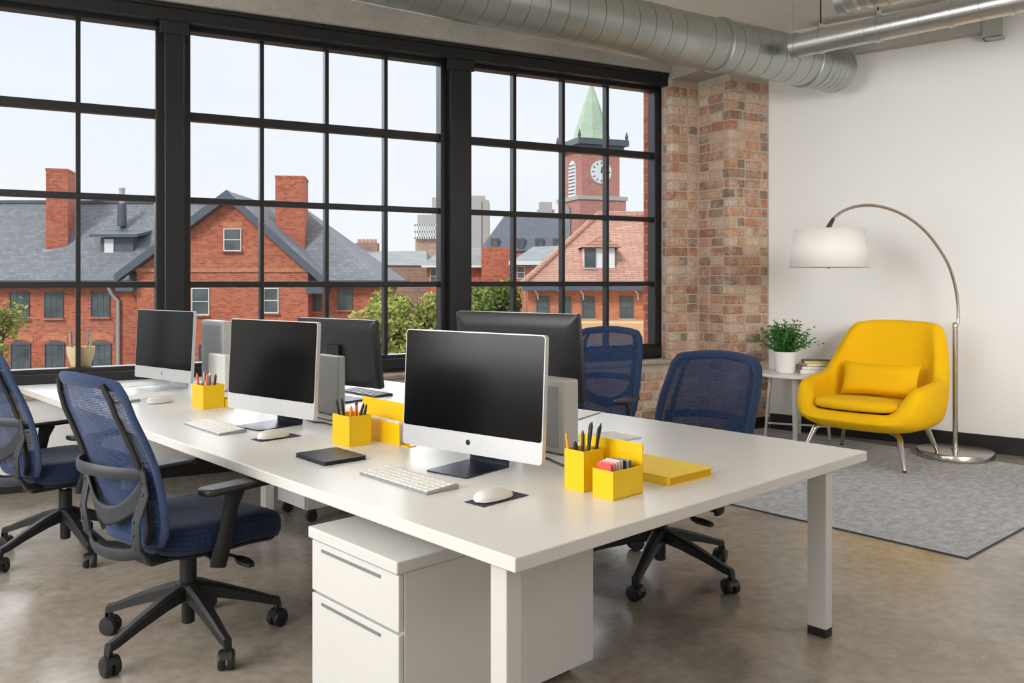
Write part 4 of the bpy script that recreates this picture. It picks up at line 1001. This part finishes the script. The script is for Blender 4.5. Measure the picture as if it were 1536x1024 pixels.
for k in range(18): rl.box(bx_(622+3.6*k,79.6),bx_(623.4+3.6*k,79.6),79.5,79.7,g(bz_(358,79.6)),g(bz_(336,79.6)))
rl.build('baluster_row', M['xwhite'], b3)
for a in (630,651): ext_window(b3, bx_(a+4,80), bx_(a+13,80), g(bz_(425,80)), g(bz_(400,80)), 80, False, 'xwhite', (1,1))
b4 = thing('concrete_tower', 'plain grey concrete tower rising behind the brick houses', 'building', (0,0,GZ))
wallblock(b4,'tower_shaft',M['xconc'],690,722,301,110,6,None,False); wallblock(b4,'tower_return',M['xstone'],722,733,300,110.3,6,None,False); wallblock(b4,'tower_cap',M['xstone'],704,727,293.5,111,4,302,False)
b5 = thing('mansard_building', 'building with steep dark mansard roof and small dormers', 'building', (0,0,GZ))
wallblock(b5,'house_wall',M['xbrick2'],722,850,376,75,9)
Ym = 75
mr_ = [Vector((bx_(x,Y),Y,g(bz_(y,Y)))) for x, y, Y in ((718,376,Ym-.3),(852,376,Ym-.3),(852,376,Ym+9.3),(718,376,Ym+9.3),(757,323,Ym+2),(846,323,Ym+2),(846,323,Ym+7),(757,323,Ym+7))]
MB().add(mr_,[(0,1,5,4),(1,2,6,5),(2,3,7,6),(3,0,4,7),(4,5,6,7),(3,2,1,0)]).build('mansard_roof', M['lead'], b5)
for a in (736,775,803,830):
    dw = wallblock(b5,'dormer',M['xtrim'],a,a+13,357,Ym-.1,2.2,376,False)
    MB().box(bx_(a+2,Ym-.2),bx_(a+11,Ym-.2),Ym-.22,Ym-.1,g(bz_(374,Ym)),g(bz_(360,Ym))).build('pane', M['xglass'], dw)
cs_ = wallblock(b5,'chimney_stack',M['xstone'],809,828,303,78,2,330,False); wallblock(b5,'chimney_stack',M['xstone'],806,832,314,78.2,2,330,False)
b6 = thing('brick_terrace', 'red brick terrace with grey green roofs and pale eaves', 'building', (0,0,GZ))
wallblock(b6,'parapet_wall',M['xbrick'],722,771,370,62,4)
wallblock(b6,'terrace_wall',M['xbrick'],640,724,396,63,6)
wallblock(b6,'terrace_wall',M['xbrickO'],768,846,396,60,6)
roofwedge(b6,'terrace_roof',M['greyroof'],[(766,392),(852,390),(850,368),(800,370)],59.5,4,uv=False)
roofwedge(b6,'terrace_roof',M['greyroof'],[(630,398),(740,400),(722,372),(664,374)],62.5,4,uv=False)
wallblock(b6,'white_eave',M['xwhite'],763,845,391,59.3,.5,397,False); wallblock(b6,'white_eave',M['xwhite'],632,738,397.5,62.2,.5,401,False)
for a, b in ((776,786),(798,808),(812,822)): ext_window(b6, bx_(a,60), bx_(b,60), g(bz_(417,60)), g(bz_(400,60)), 60, False, 'xwhite', (1,1))
for a, b in ((646,654),(664,672)): ext_window(b6, bx_(a,63), bx_(b,63), g(bz_(424,63)), g(bz_(404,63)), 63, False, 'xwhite', (1,1))
# --- clock tower
Yt = 90.0; xc = bx_(887.5,Yt+3)
ct = thing('clock_tower', 'brick clock tower with green copper spire and white clock face', 'tower', (xc,Yt+3.2,GZ), radians(21))
sd_ = 4.5
MB().box(-sd_/2-.5,sd_/2+.5,-sd_/2-.5,sd_/2+.5,0,g(bz_(297,Yt))).build('tower_base', M['xbrick2'], ct, uv=True)
MB().box(-sd_/2-.65,sd_/2+.65,-sd_/2-.65,sd_/2+.65,g(bz_(299,Yt)),g(bz_(293,Yt))).build('base_course', M['xstone'], ct)
MB().box(-sd_/2,sd_/2,-sd_/2,sd_/2,g(bz_(297,Yt)),g(bz_(222,Yt))).build('tower_shaft', M['xbrick2'], ct, uv=True)
MB().box(-sd_/2-.35,sd_/2+.35,-sd_/2-.35,sd_/2+.35,g(bz_(222,Yt)),g(bz_(216,Yt))).box(-sd_/2-.75,sd_/2+.75,-sd_/2-.75,sd_/2+.75,g(bz_(216,Yt)),g(bz_(207,Yt))).build('cornice', M['xtrim'], ct)
z0, z1 = g(bz_(207,Yt)), g(bz_(112,Yt))
def oct(r): return [Vector((r*cos(pi/4*k+pi/8),r*sin(pi/4*k+pi/8),0)) for k in range(8)]
MB().loft([[p+Vector((0,0,z)) for p in oct(r)] for r, z in ((2.35,z0),(2.05,z0+.5),(.95,z0+(z1-z0)*.60),(.04,z1))]).build('spire', M['copper'], ct)
for sx in (-1,1):
    for sy in (-1,1): MB().lathe([(.12,z0),(.2,z0+.3),(.03,z0+.9)],8,(sx*(sd_/2+.55),sy*(sd_/2+.55),0)).build('finial', M['xtrim'], ct)
zc = g(bz_(256,Yt)); yf = -sd_/2; T_ = Matrix.Translation((0,yf,zc)) @ XZ
ck = MB().prism([(1.22*cos(2*pi*k/40),1.22*sin(2*pi*k/40)) for k in range(40)], 0, .10, T_).build('clock_face', M['xwhite'], ct)
tk = MB()
for k in range(12):
    Rk = Matrix.Rotation(pi/6*k,4,'Z'); tk.box(-.05,.05,.84,1.08,.10,.13,T_ @ Rk)
tk.build('hour_marking', M['hand'], ck)
MB().box(-.05,.05,-.1,.80,.12,.15,T_ @ Matrix.Rotation(radians(-98),4,'Z')).build('minute_hand', M['hand'], ck)
MB().box(-.06,.06,-.1,.55,.12,.15,T_ @ Matrix.Rotation(radians(-10),4,'Z')).build('hour_hand', M['hand'], ck)
MB().prism([(1.30*cos(2*pi*k/40),1.30*sin(2*pi*k/40)) for k in range(40)], 0, .06, T_).build('clock_rim', M['xstone'], ck)
LT = Matrix(((0,0,-1,-sd_/2),(-1,0,0,0),(0,1,0,0),(0,0,0,1)))
ap = [(-.85,g(bz_(292,Yt))),(.85,g(bz_(292,Yt))),(.85,g(bz_(252,Yt)))]+[(.85*cos(pi*k/10),g(bz_(252,Yt))+1.1*sin(pi*k/10)) for k in range(11)]
la = MB().prism(ap, -.05, .12, LT).build('louver_window', M['xwhite'], ct)
lm = MB()
for k in range(9):
    z = g(bz_(292,Yt))+.3+.38*k; lm.box(-.7,.7,z,z+.1,.12,.18,LT)
lm.build('louver', M['xtrim'], la)
ap2 = [(x*.75, z-g(bz_(292,Yt))+g(bz_(362,Yt))) for x, z in ap]
MB().prism(ap2, .5-.05, .5+.12, LT).build('arched_window', M['xglass'], ct)
# --- clay tile house
hs = thing('tile_roof_house', 'orange brick house with clay tile roof below the clock tower', 'building', (0,0,GZ))
Yh = 30.0; xh0, xh1 = bx_(792,Yh), 12.0
zEh = bz_(426,Yh); dpr = 4.2; zRh = bz_(324,Yh+dpr)
MB().box(xh0,xh1,Yh,Yh+2*dpr,0,g(zEh)).build('house_wall', M['xbrickO'], hs, uv=True)
MB().add([(bx_(783,Yh-.4),Yh-.4,g(zEh)-.05),(xh1+.5,Yh-.4,g(zEh)-.05),(xh1+.5,Yh+dpr,g(zRh)),(bx_(896,Yh+dpr),Yh+dpr,g(zRh)),(xh1+.5,Yh+2*dpr+.4,g(zEh)),(bx_(783,Yh-.4),Yh+2*dpr+.4,g(zEh))],[(0,1,2,3),(3,2,4,5),(0,3,5),(0,5,4,1)]).build('tile_roof', M['tile'], hs, uv=True)
MB().tube([(bx_(896,Yh+dpr),Yh+dpr,g(zRh)+.05),(xh1,Yh+dpr,g(zRh)+.05)],.16,8).build('ridge_tile', M['tile'], hs, uv=True)
MB().tube([(bx_(783,Yh-.4),Yh-.4,g(zEh)),(bx_(896,Yh+dpr),Yh+dpr,g(zRh)+.03)],.12,8).build('hip_tile', M['tile'], hs, uv=True)
MB().box(bx_(783,Yh-.5),xh1+.5,Yh-.55,Yh-.38,g(zEh)-.22,g(zEh)).build('gutter', M['xtrim'], hs)
for a in (800,835,868,905,950): MB().tube([(bx_(a,Yh-.4),Yh-.45,g(zEh)-.16),(bx_(a+6,Yh),Yh-.1,g(zEh)-.34),(bx_(a+7,Yh),Yh-.02,g(zEh)-.55)],.03,6).build('gutter_bracket', M['xwhite'], hs)
for a, b in ((806,822),(842,855),(874,890),(931,948),(990,1007)): ext_window(hs, bx_(a,Yh), bx_(b,Yh), g(bz_(476,Yh)), g(bz_(446,Yh)), Yh, 2, 'xtrim', (2,1))
Yq = 30.65
dq = MB().box(bx_(876,Yq),bx_(922,Yq),Yq,Yq+2.5,g(bz_(402,Yq)),g(bz_(372,Yq))).build('dormer', M['xwhite'], hs)
MB().add([(bx_(871,Yq),Yq-.25,g(bz_(371,Yq))),(bx_(932,Yq),Yq-.25,g(bz_(371,Yq))),(bx_(900,Yq+.3),Yq-.25,g(bz_(352,Yq))),(bx_(871,Yq),Yq+3.2,g(bz_(371,Yq))),(bx_(932,Yq),Yq+3.2,g(bz_(371,Yq))),(bx_(900,Yq+.3),Yq+3.2,g(bz_(352,Yq)))],[(0,2,5,3),(1,4,5,2),(0,1,2),(3,5,4)]).build('dormer_roof', M['tile'], dq, uv=True)
ext_window(dq, bx_(878,Yq), bx_(892,Yq), g(bz_(400,Yq)), g(bz_(374,Yq)), Yq, 2, 'xtrim', (2,1))
MB().box(xh0+1.6,xh1,Yh-2.6,Yh-.02,0,g(bz_(479,Yh))).build('front_annex', M['xtan'], hs)

# --- trees
def tree(label, px, py, Y, rx, rz_, m, n, seed, trunk=True):
    R = random.Random(seed); c = at(px,py,Y); t = thing('leafy_tree', label, 'tree', (c.x,c.y,GZ), group='trees between the houses')
    mb = MB(); zc = c.z-GZ
    blobs = [(Vector((R.uniform(-.75,.75)*rx,R.uniform(-.6,.6)*rx,R.uniform(-.8,.75)*rz_)),R.uniform(.28,.48)) for _ in range(26)]
    for i in range(n):
        b, q = R.choice(blobs); d = Vector((R.gauss(0,1),R.gauss(0,1),R.gauss(0,1))).normalized()*(R.random()**.35)
        p = b+Vector((d.x*rx*q,d.y*rx*q,d.z*rz_*q)); p.z += zc
        s = R.uniform(.05,.12); u = Vector((R.gauss(0,1),R.gauss(0,1),R.gauss(0,1))).normalized(); v = u.cross(Vector((R.gauss(0,1),R.gauss(0,1),R.gauss(0,1)))).normalized()
        mb.add([p-u*s,p+v*s*.6,p+u*s,p-v*s*.6],[(0,1,2,3)])
    mb.build('crown', m, t, recalc=False)
    tk = MB().tube([(0,0,0),(.1,0,zc*.5),(0,.1,zc)],[.28,.22,.1],8)
    for k in range(7):
        b = blobs[k][0]; tk.tube([(0,0,max(zc-rz_,zc*.5)),(b.x*.6,b.y*.6,zc+b.z*.4-.3),(b.x,b.y,zc+b.z)],[.12,.07,.03],6)
    tk.build('trunk', M['bark'], t, smooth=50)
tree('yellow green tree filling the gap beside the brick gable building', 624, 515, 30, 1.65, 1.8, M['leafA'], 14000, 1)
tree('low yellow green tree against the brick gable building', 556, 520, 26.5, .75, 1.0, M['leafA'], 3500, 5)
tree('green tree before the clay tile house', 740, 462, 33.5, 1.05, 1.15, M['leafB'], 6000, 2)
tree('thin tree peeking above the high chair back by the first window', -6, 490, 26, .75, 1.0, M['leafA'], 700, 3)

# ------------------------------------------------------------------ light, sky, camera
w = bpy.data.worlds.new('sky'); bpy.context.scene.world = w; w.use_nodes = True; nt = w.node_tree; L = nt.links.new
bg = nt.nodes['Background']; tc = N(nt,'ShaderNodeTexCoord'); sx = N(nt,'ShaderNodeSeparateXYZ'); L(tc.outputs['Generated'], sx.inputs[0])
rp = ramp(nt, [(0,(.55,.55,.55,1)),(.5,(.60,.60,.60,1)),(.505,(.90,.905,.915,1)),(.60,(.87,.905,.955,1)),(.75,(.72,.81,.92,1)),(1,(.62,.72,.86,1))])
mr = N(nt,'ShaderNodeMapRange'); mr.inputs['From Min'].default_value = -1; L(sx.outputs['Z'], mr.inputs['Value']); L(mr.outputs[0], rp.inputs['Fac'])
mp = N(nt,'ShaderNodeMapping'); mp.inputs['Scale'].default_value = (1,1,3.2); L(tc.outputs['Generated'], mp.inputs['Vector'])
cn = N(nt,'ShaderNodeTexNoise'); cn.inputs['Scale'].default_value = 3.2; cn.inputs['Detail'].default_value = 8; L(mp.outputs[0], cn.inputs['Vector'])
cr = ramp(nt, [(.45,(0,0,0,1)),(.7,(.7,.7,.7,1))]); L(cn.outputs['Fac'], cr.inputs['Fac'])
mx = N(nt,'ShaderNodeMix'); mx.data_type = 'RGBA'; L(cr.outputs['Color'], mx.inputs['Factor']); L(rp.outputs['Color'], mx.inputs['A']); mx.inputs['B'].default_value = (.94,.94,.945,1)
L(mx.outputs['Result'], bg.inputs['Color']); bg.inputs['Strength'].default_value = 1.0
def lamp_at(name, kind, loc, tgt, power, size=None, col=(1,1,1)):
    ld = bpy.data.lights.new(name, kind); ld.energy = power; ld.color = col
    if kind == 'AREA': ld.shape = 'RECTANGLE'; ld.size, ld.size_y = size
    if kind == 'SUN': ld.angle = radians(size)
    o = bpy.data.objects.new(name, ld); C.objects.link(o); o.location = loc
    o.rotation_euler = (Vector(tgt)-Vector(loc)).to_track_quat('-Z','Y').to_euler(); return o
lamp_at('daylight_sun', 'SUN', (-32,-40,52), (0,20,0), 2.0, 12, (1,.96,.9))
lamp_at('sky_boost_sun', 'SUN', (-22,60,42), (0,5,0), 3.3, 75, (1,1,1))  # added broad second sun, boosts the skylight entering through the windows
lamp_at('west_fill_light', 'AREA', (-4.4,.9,2.3), (2.0,6.0,1.0), 235, (4.6,2.4), (1,.995,.985))  # added area lamp standing in for unseen windows; the west wall is blank
ra = lamp_at('wall_fill_light', 'AREA', (3.3,.4,2.5), (3.8,7.5,1.2), 25, (1.8,1.2), (1,.995,.985)); ra.data.spread = radians(60)  # added area lamp to brighten the white wall; no window stands here
lamp_at('fill_point', 'POINT', (-2.2,.2,3.0), (0,0,0), 45, None, (1,.99,.975)).data.shadow_soft_size = .5  # added point fill behind the camera, lifts ceiling and room; no fitting
lamp_at('fill_point', 'POINT', (4.4,2.6,2.5), (0,0,0), 72, None, (1,.99,.975)).data.shadow_soft_size = .5  # added point fill out of view, lifts ceiling and white wall; no fitting
cam = bpy.data.cameras.new('camera'); co = bpy.data.objects.new('camera', cam); C.objects.link(co)
cam.sensor_width = 36; cam.lens = 36*F/1536; cam.shift_y = -(512-HZ)/1536; cam.clip_end = 1000; cam.clip_start = .05
co.location = (0,0,H); co.rotation_euler = (pi/2,0,0)
sc_ = bpy.context.scene; sc_.camera = co
sc_.view_settings.view_transform = 'Standard'; sc_.view_settings.look = 'None'
sc_.view_settings.exposure = .1; sc_.view_settings.gamma = 1
sc_.cycles.use_denoising = True
sc_.cycles.max_bounces = 8; sc_.cycles.diffuse_bounces = 4; sc_.cycles.transparent_max_bounces = 16
